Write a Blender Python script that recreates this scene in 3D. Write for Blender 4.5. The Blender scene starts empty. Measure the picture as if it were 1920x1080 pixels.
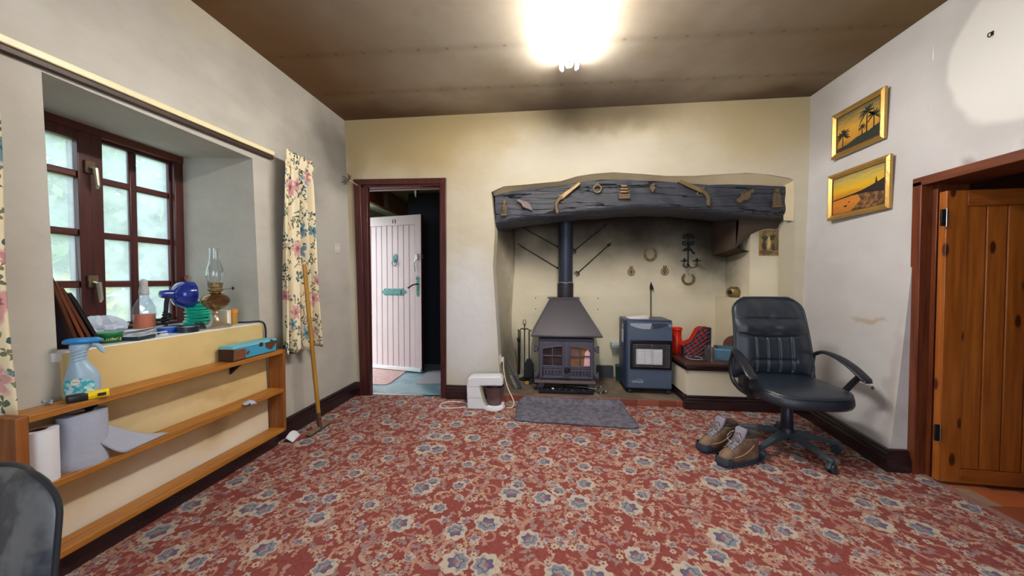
import bpy, bmesh, math, random
from mathutils import Vector, Matrix
random.seed(7)
R = math.radians
S = bpy.context.scene
C = S.collection
# ------------------------------------------------------------------ camera
F_PX, VPX, VPY, CAM_H = 645.0, 1028.0, 525.0, 1.12
YAW = math.atan((VPX - 960) / F_PX)
PITCH = math.atan((540 - VPY) / F_PX * math.cos(YAW))
cd = bpy.data.cameras.new('camera'); cam = bpy.data.objects.new('camera', cd); C.objects.link(cam)
cd.sensor_width = 36; cd.lens = 36 * F_PX / 1920; cd.clip_start = .02
cam.location = (0, 0, CAM_H); cam.rotation_euler = (R(90) - PITCH, 0, YAW)
S.camera = cam
# ------------------------------------------------------------------ sky (overcast daylight) and exposure
W = bpy.data.worlds.new('sky'); S.world = W; W.use_nodes = True
W.node_tree.nodes['Background'].inputs[0].default_value = (.80, .91, 1, 1)
W.node_tree.nodes['Background'].inputs[1].default_value = 3.2
def portal(name, loc, rot, sx, sy):
    l = bpy.data.lights.new(name, 'AREA'); l.shape = 'RECTANGLE'; l.size = sx; l.size_y = sy
    l.cycles.is_portal = True
    o = bpy.data.objects.new(name, l); C.objects.link(o); o.location = loc; o.rotation_euler = rot
portal('window_portal', (-2.47, 1.6, 1.38), (0, R(-90), 0), 1.1, .9)
portal('porch_portal', (-2.36, 3.8, 1.0), (0, R(-90), 0), 2.0, .75)
portal('fill_window_portal', (.2, -1.96, 1.42), (R(90), 0, 0), 2.2, 1.75)  # guides sky light through the added fill window behind the camera
S.view_settings.view_transform = 'Standard'; S.view_settings.look = 'None'
S.view_settings.gamma = 1; S.view_settings.use_curve_mapping = False
S.view_settings.exposure = 0.8
TUBE = 115.0

# ------------------------------------------------------------------ helpers
def lin(c): return tuple(((v / 255) / 12.92 if v / 255 <= .04045 else ((v / 255 + .055) / 1.055) ** 2.4) for v in c[:3]) + (1,)
_m = {}
class NT:
    def __init__(s, name):
        s.m = bpy.data.materials.new(name); s.m.use_nodes = True; s.t = s.m.node_tree; s.n = s.t.nodes; s.l = s.t.links
        s.b = s.n['Principled BSDF']; s.out = s.n['Material Output']
    def node(s, typ, **kw):
        n = s.n.new(typ)
        for k, v in kw.items(): setattr(n, k, v)
        return n
    def put(s, sock, v):
        if hasattr(v, 'is_output'): s.l.new(v, sock)
        else: sock.default_value = v
    def math(s, op, a, b=0.0, c=None, clamp=False):
        n = s.node('ShaderNodeMath', operation=op, use_clamp=clamp); s.put(n.inputs[0], a); s.put(n.inputs[1], b)
        if c is not None: s.put(n.inputs[2], c)
        return n.outputs[0]
    def vmath(s, op, a, b=(0, 0, 0)):
        n = s.node('ShaderNodeVectorMath', operation=op); s.put(n.inputs[0], a); s.put(n.inputs[1], b)
        return n.outputs['Value'] if op in ('LENGTH', 'DISTANCE', 'DOT_PRODUCT') else n.outputs[0]
    def mix(s, f, a, b, mode='MIX'):
        n = s.node('ShaderNodeMix', data_type='RGBA', blend_type=mode)
        s.put(n.inputs[0], f); s.put(n.inputs[6], a); s.put(n.inputs[7], b); return n.outputs[2]
    def rng(s, v, a, b, c=0., d=1.):
        n = s.node('ShaderNodeMapRange', interpolation_type='SMOOTHSTEP'); s.put(n.inputs[0], v)
        for i, x in enumerate((a, b, c, d)): n.inputs[i + 1].default_value = x
        return n.outputs[0]
    def noise(s, vec, scale, detail=3, rough=.55):
        n = s.node('ShaderNodeTexNoise'); s.put(n.inputs['Vector'], vec); n.inputs['Scale'].default_value = scale
        n.inputs['Detail'].default_value = detail; n.inputs['Roughness'].default_value = rough
        return n.outputs['Fac']
    def coord(s, k='Object'): return s.node('ShaderNodeTexCoord').outputs[k]
    def pos(s): return s.node('ShaderNodeNewGeometry').outputs['Position']
    def map(s, vec, scale=(1, 1, 1), rot=(0, 0, 0), loc=(0, 0, 0)):
        n = s.node('ShaderNodeMapping'); s.put(n.inputs[0], vec); n.inputs[1].default_value = loc
        n.inputs[2].default_value = rot; n.inputs[3].default_value = scale; return n.outputs[0]
    def bump(s, h, strength, dist=.01):
        n = s.node('ShaderNodeBump'); n.inputs['Strength'].default_value = strength; n.inputs['Distance'].default_value = dist
        s.put(n.inputs['Height'], h); s.l.new(n.outputs[0], s.b.inputs['Normal'])
    def fin(s, col=None, rough=.5, metal=0., spec=.5, coat=0.):
        if col is not None: s.put(s.b.inputs['Base Color'], col)
        s.put(s.b.inputs['Roughness'], rough); s.b.inputs['Metallic'].default_value = metal
        s.b.inputs['Specular IOR Level'].default_value = spec; s.b.inputs['Coat Weight'].default_value = coat
        return s.m
def mat(name, rgb, rough=.5, metal=0., var=.12, vs=14., bump=0., bs=90., spec=.5, coat=0., second=None, lo=.4, hi=.65):
    if name in _m: return _m[name]
    t = NT(name); v = t.coord(); n = t.noise(v, vs, 4)
    a = lin(rgb)
    if second: col = t.mix(t.rng(n, lo, hi), a, lin(second))
    else:
        col = t.mix(n, tuple(x * (1 - var) for x in a[:3]) + (1,), tuple(min(1, x * (1 + var)) for x in a[:3]) + (1,))
    if bump: t.bump(t.noise(v, bs, 3), bump)
    _m[name] = t.fin(col, rough, metal, spec, coat); return _m[name]
def wood(name, a, b, grain='y', rough=.45, scale=1., knots=None, coat=0., spec=.5):
    if name in _m: return _m[name]
    t = NT(name); oi = t.node('ShaderNodeObjectInfo'); v = t.vmath('ADD', t.coord(), t.vmath('MULTIPLY', (7.3, 5.1, 9.7), oi.outputs['Random']))
    sc = {'x': (1.2, 22, 22), 'y': (22, 1.2, 22), 'z': (22, 22, 1.2)}[grain]
    mv = t.map(v, tuple(x * scale for x in sc)); n = t.noise(mv, 2.2, 5, .6)
    col = t.mix(t.rng(n, .3, .7), lin(a), lin(b))
    if knots:
        vo = t.node('ShaderNodeTexVoronoi'); k = {'x': (2.6, 8, 8), 'y': (8, 2.6, 8), 'z': (11, 11, 4.4)}[grain]
        t.l.new(t.map(v, k), vo.inputs['Vector']); vo.inputs['Scale'].default_value = 1.0
        col = t.mix(t.rng(vo.outputs['Distance'], .11, .2, 1, 0), col, lin(knots))
    t.bump(n, .12, .004)
    _m[name] = t.fin(col, rough, 0, spec, coat); return _m[name]
def plaster(name, rgb, dirt, blobs=(), amount=.5, light=None, bump=.25, extra=None):
    """painted plaster with drifting smoke stains; blobs = (centre, radii, strength, colour) smears with a place of their own"""
    t = NT(name); p = t.pos()
    n1 = t.noise(p, 1.1, 4, .6); n2 = t.noise(t.map(p, (1, 1, 2.2)), 3.5, 5, .6)
    f = t.math('MULTIPLY', t.rng(t.math('ADD', t.math('MULTIPLY', n1, .7), t.math('MULTIPLY', n2, .3)), .38, .68), amount)
    col = t.mix(f, lin(rgb), lin(dirt))
    wob = t.node('ShaderNodeTexNoise'); t.l.new(p, wob.inputs['Vector']); wob.inputs['Scale'].default_value = 3.; wob.inputs['Detail'].default_value = 4
    q = t.vmath('ADD', p, t.vmath('SCALE', t.vmath('SUBTRACT', wob.outputs['Color'], (.5, .5, .5)), (0, 0, 0)))
    q.node.inputs[1].links[0].from_node.inputs[3].default_value = .35
    for (c, r, s, colr) in blobs:
        d = t.vmath('LENGTH', t.vmath('DIVIDE', t.vmath('SUBTRACT', q, c), r))
        col = t.mix(t.rng(d, .25, 1., s, 0.), col, lin(colr))
    if extra: col = extra(t, p, col)
    h = t.math('ADD', t.noise(p, 7, 3), t.math('MULTIPLY', t.noise(p, 90, 3), .12))
    t.bump(h, bump, .02)
    return t.fin(col, .85, 0, .25)
def petals(t, vec, cell, n, radius, thresh, cols, rnd=1., lobe=.35, off=(0, 0, 0), base=None, ring=False, soft=.06, two=False):
    """one printed layer of flowers or leaves: a Voronoi cell each, petal outline from the angle round the cell centre"""
    v = t.map(vec, (1 / cell, 1 / cell, 0), loc=off)
    vo = t.node('ShaderNodeTexVoronoi', voronoi_dimensions='2D'); t.l.new(v, vo.inputs['Vector'])
    vo.inputs['Scale'].default_value = 1.; vo.inputs['Randomness'].default_value = rnd
    d = t.vmath('SUBTRACT', v, vo.outputs['Position'])
    sx = t.node('ShaderNodeSeparateXYZ'); t.l.new(d, sx.inputs[0])
    rc = t.node('ShaderNodeSeparateColor'); t.l.new(vo.outputs['Color'], rc.inputs[0])
    ang = t.math('ADD', t.math('ARCTAN2', sx.outputs[1], sx.outputs[0]), t.math('MULTIPLY', rc.outputs[0], 6.283))
    rad = t.vmath('LENGTH', d)
    pr = t.math('MULTIPLY', t.math('MULTIPLY_ADD', t.math('COSINE', t.math('MULTIPLY', ang, float(n))), lobe, 1 - lobe),
                t.math('MULTIPLY_ADD', rc.outputs[1], radius * .5, radius * .7))
    k = t.math('DIVIDE', rad, pr)
    if ring:
        m = t.math('MULTIPLY', t.rng(t.math('ABSOLUTE', t.math('SUBTRACT', rad, radius)), .025, .05, 1, 0), t.rng(t.math('SINE', ang), -.5, -.2))
    else: m = t.rng(k, 1 - soft, 1 + soft, 1, 0)
    m = t.math('MULTIPLY', m, t.math('GREATER_THAN', rc.outputs[2], thresh))
    c = t.mix(t.rng(t.math('COSINE', ang), -.25, .25) if two else t.rng(rc.outputs[0], .35, .65), lin(cols[0]), lin(cols[1]))
    if len(cols) > 2 and not ring:
        c = t.mix(t.rng(k, .75, .92), c, lin(cols[3] if len(cols) > 3 else cols[0]))
        c = t.mix(t.rng(k, .25, .4, 1, 0), c, lin(cols[2]))
    return t.mix(m, base, c)

class G:
    def __init__(s): s.v = []; s.f = []; s.mi = []
    def add(s, vs, fs, mi=0):
        o = len(s.v); s.v += [tuple(v) for v in vs]; s.f += [tuple(i + o for i in f) for f in fs]; s.mi += [mi] * len(fs); return s
    def hex(s, v, mi=0):
        return s.add(v, [(0, 3, 2, 1), (4, 5, 6, 7), (0, 1, 5, 4), (1, 2, 6, 5), (2, 3, 7, 6), (3, 0, 4, 7)], mi)
    def box(s, x0, x1, y0, y1, z0, z1, mi=0):
        return s.hex([(x0, y0, z0), (x1, y0, z0), (x1, y1, z0), (x0, y1, z0), (x0, y0, z1), (x1, y0, z1), (x1, y1, z1), (x0, y1, z1)], mi)
    def obox(s, c, size, rot=(0, 0, 0), mi=0):
        from mathutils import Euler
        m = Euler(rot).to_matrix(); h = [x / 2 for x in size]
        vs = [Vector(c) + m @ Vector((a * h[0], b * h[1], d * h[2])) for d in (-1, 1) for a, b in ((-1, -1), (1, -1), (1, 1), (-1, 1))]
        return s.hex(vs, mi)
    def tube(s, pts, r, n=8, mi=0, caps=True, closed=False):
        P = [Vector(p) for p in pts]; N = len(P); rs = r if isinstance(r, (list, tuple)) else [r] * N
        o = len(s.v); prev = None
        for i, p in enumerate(P):
            if closed: t = P[(i + 1) % N] - P[i - 1]
            else: t = P[min(i + 1, N - 1)] - P[max(i - 1, 0)]
            t.normalize()
            if prev is None:
                a = Vector((0, 0, 1)) if abs(t.z) < .9 else Vector((1, 0, 0)); u = t.cross(a).normalized()
            else:
                u = prev - t * prev.dot(t); u = u.normalized() if u.length > 1e-6 else t.orthogonal().normalized()
            w = t.cross(u); prev = u
            for k in range(n):
                a = 2 * math.pi * k / n; s.v.append(tuple(p + (u * math.cos(a) + w * math.sin(a)) * rs[i]))
        for i in range(N if closed else N - 1):
            j = (i + 1) % N
            for k in range(n):
                q = (k + 1) % n; s.f.append((o + i * n + k, o + i * n + q, o + j * n + q, o + j * n + k)); s.mi.append(mi)
        if caps and not closed:
            s.f.append(tuple(o + k for k in reversed(range(n)))); s.f.append(tuple(o + (N - 1) * n + k for k in range(n))); s.mi += [mi, mi]
        return s
    def cyl(s, p0, p1, r0, r1=None, n=20, mi=0): return s.tube([p0, p1], [r0, r0 if r1 is None else r1], n, mi)
    def lathe(s, prof, o=(0, 0, 0), n=28, mi=0, m=None):
        b = len(s.v); m = m or Matrix.Identity(3); O = Vector(o)
        for (r, z) in prof:
            for k in range(n):
                a = 2 * math.pi * k / n; s.v.append(tuple(O + m @ Vector((r * math.cos(a), r * math.sin(a), z))))
        for i in range(len(prof) - 1):
            for k in range(n):
                q = (k + 1) % n; s.f.append((b + i * n + k, b + i * n + q, b + (i + 1) * n + q, b + (i + 1) * n + k)); s.mi.append(mi)
        if prof[0][0] > 1e-5: s.f.append(tuple(b + k for k in reversed(range(n)))); s.mi.append(mi)
        if prof[-1][0] > 1e-5: s.f.append(tuple(b + (len(prof) - 1) * n + k for k in range(n))); s.mi.append(mi)
        return s
    def prism(s, poly, ax, d0, d1, mi=0):
        """poly in the two other axes (x: y,z  y: x,z  z: x,y) extruded d0..d1 along ax"""
        def P(a, b, d): return {'x': (d, a, b), 'y': (a, d, b), 'z': (a, b, d)}[ax]
        n = len(poly); b = len(s.v)
        s.v += [P(a, c, d0) for a, c in poly] + [P(a, c, d1) for a, c in poly]
        s.f += [tuple(b + i for i in range(n)), tuple(b + n + i for i in reversed(range(n)))]
        s.f += [(b + i, b + n + i, b + n + (i + 1) % n, b + (i + 1) % n) for i in range(n)]; s.mi += [mi] * (n + 2); return s
    def ball(s, c, r, n=16, mi=0, m=None):
        rr = r if isinstance(r, (list, tuple)) else (r, r, r); k = n // 2; b = len(s.v); m = m or Matrix.Identity(3)
        for i in range(k + 1):
            th = math.pi * i / k
            for j in range(n):
                a = 2 * math.pi * j / n
                s.v.append(tuple(Vector(c) + m @ Vector((rr[0] * math.sin(th) * math.cos(a), rr[1] * math.sin(th) * math.sin(a), -rr[2] * math.cos(th)))))
        for i in range(k):
            for j in range(n):
                q = (j + 1) % n; s.f.append((b + i * n + j, b + i * n + q, b + (i + 1) * n + q, b + (i + 1) * n + j)); s.mi.append(mi)
        return s
    def grid(s, fn, nu, nv, mi=0, close_u=False):
        b = len(s.v)
        for i in range(nu + 1):
            for j in range(nv + 1): s.v.append(tuple(fn(i / nu, j / nv)))
        for i in range(nu):
            for j in range(nv):
                s.f.append((b + i * (nv + 1) + j, b + (i + 1) * (nv + 1) + j, b + (i + 1) * (nv + 1) + j + 1, b + i * (nv + 1) + j + 1)); s.mi.append(mi)
        return s
    def rings(s, rs, mi=0, caps=True):
        b = len(s.v); n = len(rs[0])
        for r in rs: s.v += [tuple(p) for p in r]
        for i in range(len(rs) - 1):
            for k in range(n):
                q = (k + 1) % n; s.f.append((b + i * n + k, b + i * n + q, b + (i + 1) * n + q, b + (i + 1) * n + k)); s.mi.append(mi)
        if caps:
            s.f += [tuple(b + k for k in reversed(range(n))), tuple(b + (len(rs) - 1) * n + k for k in range(n))]; s.mi += [mi, mi]
        return s
    def mesh(s, name, mats, fix=True, ang=35):
        me = bpy.data.meshes.new(name); me.from_pydata(s.v, [], s.f)
        for m in (mats if isinstance(mats, (list, tuple)) else [mats]): me.materials.append(m)
        for p, i in zip(me.polygons, s.mi): p.material_index = i
        bm = bmesh.new(); bm.from_mesh(me); bmesh.ops.remove_doubles(bm, verts=bm.verts, dist=1e-6)
        if fix: bmesh.ops.recalc_face_normals(bm, faces=bm.faces)
        bm.to_mesh(me); bm.free()
        for p in me.polygons: p.use_smooth = True
        me.set_sharp_from_angle(angle=R(ang)); return me
    def build(s, name, mats, parent=None, bev=0., sub=0, solid=0., loc=None, rot=None, fix=True, ang=35, seg=2):
        o = bpy.data.objects.new(name, s.mesh(name, mats, fix, ang)); C.objects.link(o)
        if parent: o.parent = parent
        if loc: o.location = loc
        if rot: o.rotation_euler = rot
        if solid: m = o.modifiers.new('solid', 'SOLIDIFY'); m.thickness = solid; m.offset = 0
        if bev: m = o.modifiers.new('bevel', 'BEVEL'); m.width = bev; m.segments = seg; m.limit_method = 'ANGLE'; m.angle_limit = R(40)
        if sub: m = o.modifiers.new('sub', 'SUBSURF'); m.levels = sub; m.render_levels = sub
        return o
def tag(o, label, cat, group=None):
    o['label'] = label; o['category'] = cat
    if group: o['group'] = group
    return o
def thing(name, label, cat, loc=(0, 0, 0), rz=0., group=None, rot=None):
    o = bpy.data.objects.new(name, None); C.objects.link(o); o.empty_display_size = .1
    o.location = loc; o.rotation_euler = rot or (0, 0, rz); return tag(o, label, cat, group)
def struct(o, label, cat): o['kind'] = 'structure'; return tag(o, label, cat)
def text(name, s, size, m, parent, loc, rot, ext=.0006, shear=0., sx=1.):
    cu = bpy.data.curves.new(name, 'FONT'); cu.body = s; cu.size = size; cu.extrude = ext; cu.align_x = 'CENTER'; cu.align_y = 'CENTER'; cu.shear = shear
    tmp = bpy.data.objects.new(name + '_curve', cu); C.objects.link(tmp)
    me = bpy.data.meshes.new_from_object(tmp.evaluated_get(bpy.context.evaluated_depsgraph_get())); bpy.data.objects.remove(tmp)
    me.materials.clear(); me.materials.append(m)
    o = bpy.data.objects.new(name, me); C.objects.link(o); o.parent = parent; o.location = loc; o.rotation_euler = rot; o.scale = (sx, 1, 1); return o
# sight lines of the survey camera, to read real positions off the photograph on a known plane
_fw = Vector((-math.sin(YAW) * math.cos(PITCH), math.cos(YAW) * math.cos(PITCH), -math.sin(PITCH)))
_rt = Vector((math.cos(YAW), math.sin(YAW), 0)); _up = _rt.cross(_fw)
def ray(x, y): return _fw + _rt * ((x - 960) / F_PX) - _up * ((y - 540) / F_PX)
def onY(x, y, Y): d = ray(x, y); return Vector((0, 0, CAM_H)) + d * (Y / d.y)
def onX(x, y, X): d = ray(x, y); return Vector((0, 0, CAM_H)) + d * (X / d.x)
def onZ(x, y, Z): d = ray(x, y); return Vector((0, 0, CAM_H)) + d * ((Z - CAM_H) / d.z)
def spline(pts, n=6):
    P = [Vector(p) for p in pts]; out = []
    for i in range(len(P) - 1):
        p0, p1, p2, p3 = P[max(i - 1, 0)], P[i], P[i + 1], P[min(i + 2, len(P) - 1)]
        for k in range(n):
            t = k / n; out.append(.5 * ((2 * p1) + (p2 - p0) * t + (2 * p0 - 5 * p1 + 4 * p2 - p3) * t * t + (3 * p1 - p0 - 3 * p2 + p3) * t ** 3))
    out.append(P[-1]); return out

# ------------------------------------------------------------------ shared materials
MAHOG = wood('mahogany', (84, 36, 32), (60, 24, 24), 'z', .35)
MAHOGY = wood('mahogany_rail', (92, 42, 36), (64, 28, 26), 'y', .35)
SKIRT = wood('dark_stained_wood', (46, 26, 30), (30, 17, 20), 'x', .28, coat=.3)
PINE = wood('orange_pine_shelf', (186, 124, 48), (154, 96, 36), 'y', .42)
PINEZ = wood('orange_pine_side', (160, 96, 40), (126, 70, 28), 'z', .42)
IRON = mat('black_iron', (34, 33, 36), .5, .6, .2, 30, .3, 120)
STOVE = mat('stove_iron', (86, 83, 98), .5, .35, .18, 20, .25, 160)
BRASS = mat('aged_brass', (140, 118, 78), .42, .6, .3, 40, .3, 120)
BRASSD = mat('dull_brass_cast', (108, 90, 68), .5, .5, .3, 60, .5, 200)
BLACKP = mat('black_plastic', (26, 27, 32), .42, 0, .1)
WHITEP = mat('white_plastic', (225, 226, 232), .35, 0, .03)
CHROME = mat('chrome', (205, 205, 205), .2, 1, .05)
PAPER = mat('white_paper', (232, 232, 236), .8, 0, .04)
LEATHER = mat('black_leather', (32, 40, 52), .30, 0, .15, 20, .2, 260, .7)

# ------------------------------------------------------------------ room shell
YB = 3.16; ZC = 2.655; YF = -1.85
def xl(z): return -1.875 - .03 * z
def xr(y, z):
    k = max(0., 1 - z / 2.1) ** 1.3; t = min(1., max(0., (YB - y) / .93))
    return 2.178 - k * (.055 + .095 * t) - (.03 * t if z < 1.9 else .03 * t * max(0, 1 - (z - 1.9) / .5))
SOOT = (70, 58, 44)
GREYL = plaster('left_wall_paint', (194, 189, 179), (160, 154, 142), [((-1.95, 3.05, 2.3), (.6, .55, .5), .75, (92, 88, 84)), ((-1.95, 2.6, 1.95), (.5, .4, .6), .35, (120, 116, 110)),
     ((-1.95, 1.6, 2.65), (.5, .9, .22), .35, (205, 192, 158))], .6)
CREAM = plaster('back_wall_paint', (202, 194, 174), (182, 168, 138), [
    ((-1.3, 3.16, 2.5), (1.3, .5, .7), .85, (164, 142, 96)), ((.4, 3.16, 2.85), (3.2, .5, .75), .75, (166, 146, 104)), ((.5, 3.16, 2.66), (.8, .5, .36), .7, (100, 86, 66)), ((1.9, 3.16, 2.45), (.8, .5, .5), .6, (178, 158, 110)),
    ((-1.9, 3.16, 1.9), (.2, .5, .9), .6, (150, 128, 82)), ((-.75, 3.16, .75), (.5, .5, .9), .95, (218, 218, 220)), ((.2, 3.16, 2.25), (.9, .5, .25), .4, (210, 204, 190))], .5)
SOOT_SHADE = plaster('inglenook_paint', (232, 222, 196), (208, 194, 164), [((.75, 3.7, 1.98), (3.4, 1.8, .98), .98, (44, 33, 28)), ((1.75, 3.85, 1.6), (.55, .5, .85), .92, (52, 42, 35)),  # dark top holds soot and the beam's shade, painted together
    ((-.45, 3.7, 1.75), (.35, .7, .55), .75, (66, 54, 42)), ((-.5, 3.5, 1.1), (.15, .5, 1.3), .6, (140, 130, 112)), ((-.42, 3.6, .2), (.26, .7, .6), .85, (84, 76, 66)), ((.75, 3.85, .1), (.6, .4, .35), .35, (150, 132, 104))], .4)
def clean_oval(t, p, col):       # paler round patch where something round used to hang
    q = t.vmath('ADD', p, (0, 0, 0)); w = t.node('ShaderNodeTexNoise'); t.l.new(p, w.inputs['Vector']); w.inputs['Scale'].default_value = 4
    d = t.math('ADD', t.vmath('LENGTH', t.vmath('DIVIDE', t.vmath('SUBTRACT', p, (2.17, 1.80, 2.26)), (9., .37, .42))), t.math('MULTIPLY', t.math('SUBTRACT', w.outputs['Fac'], .5), .22))
    col = t.mix(t.rng(d, .95, 1.35, .35, 0), col, lin((172, 167, 160)))
    return t.mix(t.rng(d, .88, 1.0, .8, 0), col, lin((226, 223, 217)))
RIGHTP = plaster('right_wall_paint', (208, 205, 205), (182, 178, 178), [((2.18, 3.1, 2.4), (.4, .5, .5), .55, (150, 144, 138)), ((2.18, 2.5, 1.9), (.4, .5, .7), .35, (178, 174, 172)),
    ((2.1, 2.48, .83), (.3, .16, .035), .7, (176, 156, 120)), ((2.05, 2.27, .45), (.3, .05, .5), .45, (170, 158, 150)), ((2.18, 1.2, 2.3), (.4, .6, .6), .5, (222, 220, 216))], .45, extra=clean_oval)
def bands(t, p, col):
    sx = t.node('ShaderNodeSeparateXYZ'); t.l.new(p, sx.inputs[0])
    for y0 in (1.78, 2.28, 2.76):      # faint ghost lines of the joists with dark nail heads
        d = t.math('ABSOLUTE', t.math('SUBTRACT', sx.outputs[1], t.math('MULTIPLY_ADD', sx.outputs[0], .03, y0)))
        col = t.mix(t.rng(d, .0, .06, .14, 0), col, lin((60, 46, 32)))
        u = t.math('ABSOLUTE', t.math('SUBTRACT', t.math('FRACT', t.math('MULTIPLY', sx.outputs[0], 5.2)), .5))
        dot = t.math('MULTIPLY', t.rng(d, .008, .014, 1, 0), t.rng(u, .04, .08, 1, 0))
        col = t.mix(t.math('MULTIPLY', dot, .3), col, lin((40, 32, 26)))
    return col
CEILP = plaster('smoked_ceiling', (178, 168, 152), (150, 132, 106), [((-2.1, 2.2, 2.65), (1.5, 1.9, .5), .9, (116, 82, 44)), ((2.4, 2.0, 2.65), (1.5, 1.8, .5), .9, (112, 88, 50)),
    ((.4, 3.2, 2.65), (1.5, .62, .5), .7, (84, 68, 56)), ((-1.6, 3.2, 2.65), (1.3, .5, .5), .75, (88, 58, 36)), ((2., 3.2, 2.65), (.9, .4, .5), .75, (78, 58, 36))], .6, bump=.12, extra=bands)

# carpet
def carpet():
    t = NT('floral_carpet'); p = t.pos()
    w = t.node('ShaderNodeTexNoise'); t.l.new(p, w.inputs['Vector']); w.inputs['Scale'].default_value = 36; w.inputs['Detail'].default_value = 2
    sc = t.vmath('SCALE', t.vmath('SUBTRACT', w.outputs['Color'], (.5, .5, .5))); sc.node.inputs[3].default_value = .012
    v = t.vmath('ADD', p, sc)
    n = t.noise(p, 1.4, 3)
    col = t.mix(n, lin((114, 38, 34)), lin((138, 58, 50)))
    cr, pk, tan = (214, 192, 164), (206, 164, 144), (186, 140, 112)
    col = petals(t, v, .16, 1, .26, .1, [(172, 126, 110), (184, 146, 126)], .8, base=col, ring=True)
    col = petals(t, v, .13, 1, .22, .3, [(168, 122, 104), (158, 108, 94)], 1., base=col, ring=True, off=(2.3, 4.1, 0))
    col = petals(t, v, .036, 2, .33, .50, [(186, 162, 138), (164, 120, 102)], 1., .66, (3.1, 1.7, 0), col)
    col = petals(t, v, .046, 2, .34, .55, [(176, 138, 122), (140, 124, 124)], 1., .66, (.4, 9.2, 0), col)
    col = petals(t, v, .066, 6, .25, .56, [(196, 180, 158), (176, 166, 156), (84, 66, 80), (200, 186, 166)], 1., .16, (7.7, 2.2, 0), col)
    col = petals(t, v, .10, 5, .27, .56, [(184, 176, 164), (108, 122, 146), (140, 84, 82), (190, 180, 166)], 1., .2, (1.9, 4.4, 0), col, two=True)
    col = petals(t, v, .215, 8, .265, .10, [(190, 184, 168), (116, 136, 154), (136, 148, 148), (196, 188, 170)], .85, .09, (5.5, .6, 0), col, two=True)
    col = petals(t, v, .215, 5, .15, .10, [(74, 88, 128), (128, 150, 150), (164, 96, 90), (64, 66, 96)], .85, .15, (5.5, .6, 0), col, two=True)
    e2 = t.node('ShaderNodeTexNoise'); t.l.new(p, e2.inputs['Vector']); e2.inputs['Scale'].default_value = 80; e2.inputs['Detail'].default_value = 2
    col = t.mix(t.rng(t.math('ABSOLUTE', t.math('SUBTRACT', e2.outputs['Fac'], .5)), .0, .020, .4, 0), col, lin((92, 52, 58)))
    dirt = t.node('ShaderNodeTexNoise'); t.l.new(p, dirt.inputs['Vector']); dirt.inputs['Scale'].default_value = 60
    col = t.mix(.25, col, t.mix(dirt.outputs['Fac'], lin((96, 46, 46)), lin((180, 140, 136))))
    t.bump(t.noise(p, 420, 2), .35, .004)
    return t.fin(col, .95, 0, .1)
CARPET = carpet()
g = G().prism([(-1.96, YF), (2.13, YF), (2.13, 2.2), (2.06, 2.24), (2.16, 3.2), (-.98, 3.2), (-.98, 3.19), (-1.74, 3.19), (-1.74, 3.2), (-1.96, 3.2)], 'z', -.03, 0)
struct(g.build('floor', CARPET), 'red floral carpet covering the room floor', 'floor')
struct(G().box(-2.5, 2.45, YF - .1, 3.4, ZC, ZC + .05).build('ceiling', CEILP), 'smoke-browned flat ceiling', 'ceiling')
# left wall with the deep window opening
OY0, OY1, OZ0, OZ1 = 1.14, 2.085, .83, 1.918; XO = -2.5
def lw(y0, y1, z0, z1, y0b=None, y1b=None, z0b=None, z1b=None):
    a, b, c, d = (y0 if y0b is None else y0b), (y1 if y1b is None else y1b), (z0 if z0b is None else z0b), (z1 if z1b is None else z1b)
    return [(xl(z0), y0, z0), (XO, a, c), (XO, b, c), (xl(z0), y1, z0), (xl(z1), y0, z1), (XO, a, d), (XO, b, d), (xl(z1), y1, z1)]
g = G().hex(lw(YF, OY0, 0, ZC + .03, y1b=1.12)).hex(lw(OY1, 3.2, 0, ZC + .03, y0b=2.04)).hex(lw(OY0, OY1, 0, OZ0, y0b=1.12, y1b=2.04)).hex(lw(OY0, OY1, OZ1, ZC + .03, y0b=1.12, y1b=2.04, z0b=1.93))
struct(g.build('wall_left', GREYL, ang=20), 'grey smoke-stained plaster wall around the deep window', 'wall')
# back wall outline with doorway and fireplace opening
fp_l = [onY(x, y, YB) for x, y in [(942, 752), (936, 690), (933, 640), (928, 560), (924, 500), (928, 430), (921, 360)]]
fp_t = [onY(x, y, YB) for x, y in [(945, 349), (975, 347), (1005, 344), (1050, 340), (1080, 331), (1110, 326), (1150, 323), (1200, 326), (1250, 330), (1300, 330), (1350, 327), (1400, 324), (1440, 327), (1480, 334), (1489, 338)]]
fp_r = [onY(x, y, YB) for x, y in [(1490, 408), (1489, 480), (1488, 560)]]
edge = [(p.x, max(0, p.z)) for p in fp_l + fp_t + fp_r]; edge[0] = (edge[0][0], 0.)
edge.append((2.07, 0.))
ol = [(-2.0, 0), (-1.81, 0), (-1.855, 2.07), (-.962, 2.055), (-.968, 0)] + edge + [(2.3, 0), (2.3, ZC + .03), (-2.0, ZC + .03)]
struct(G().prism(ol, 'y', YB, YB + .2).build('wall_back', CREAM, ang=30), 'cream smoke-stained wall with doorway and inglenook', 'wall')
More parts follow.
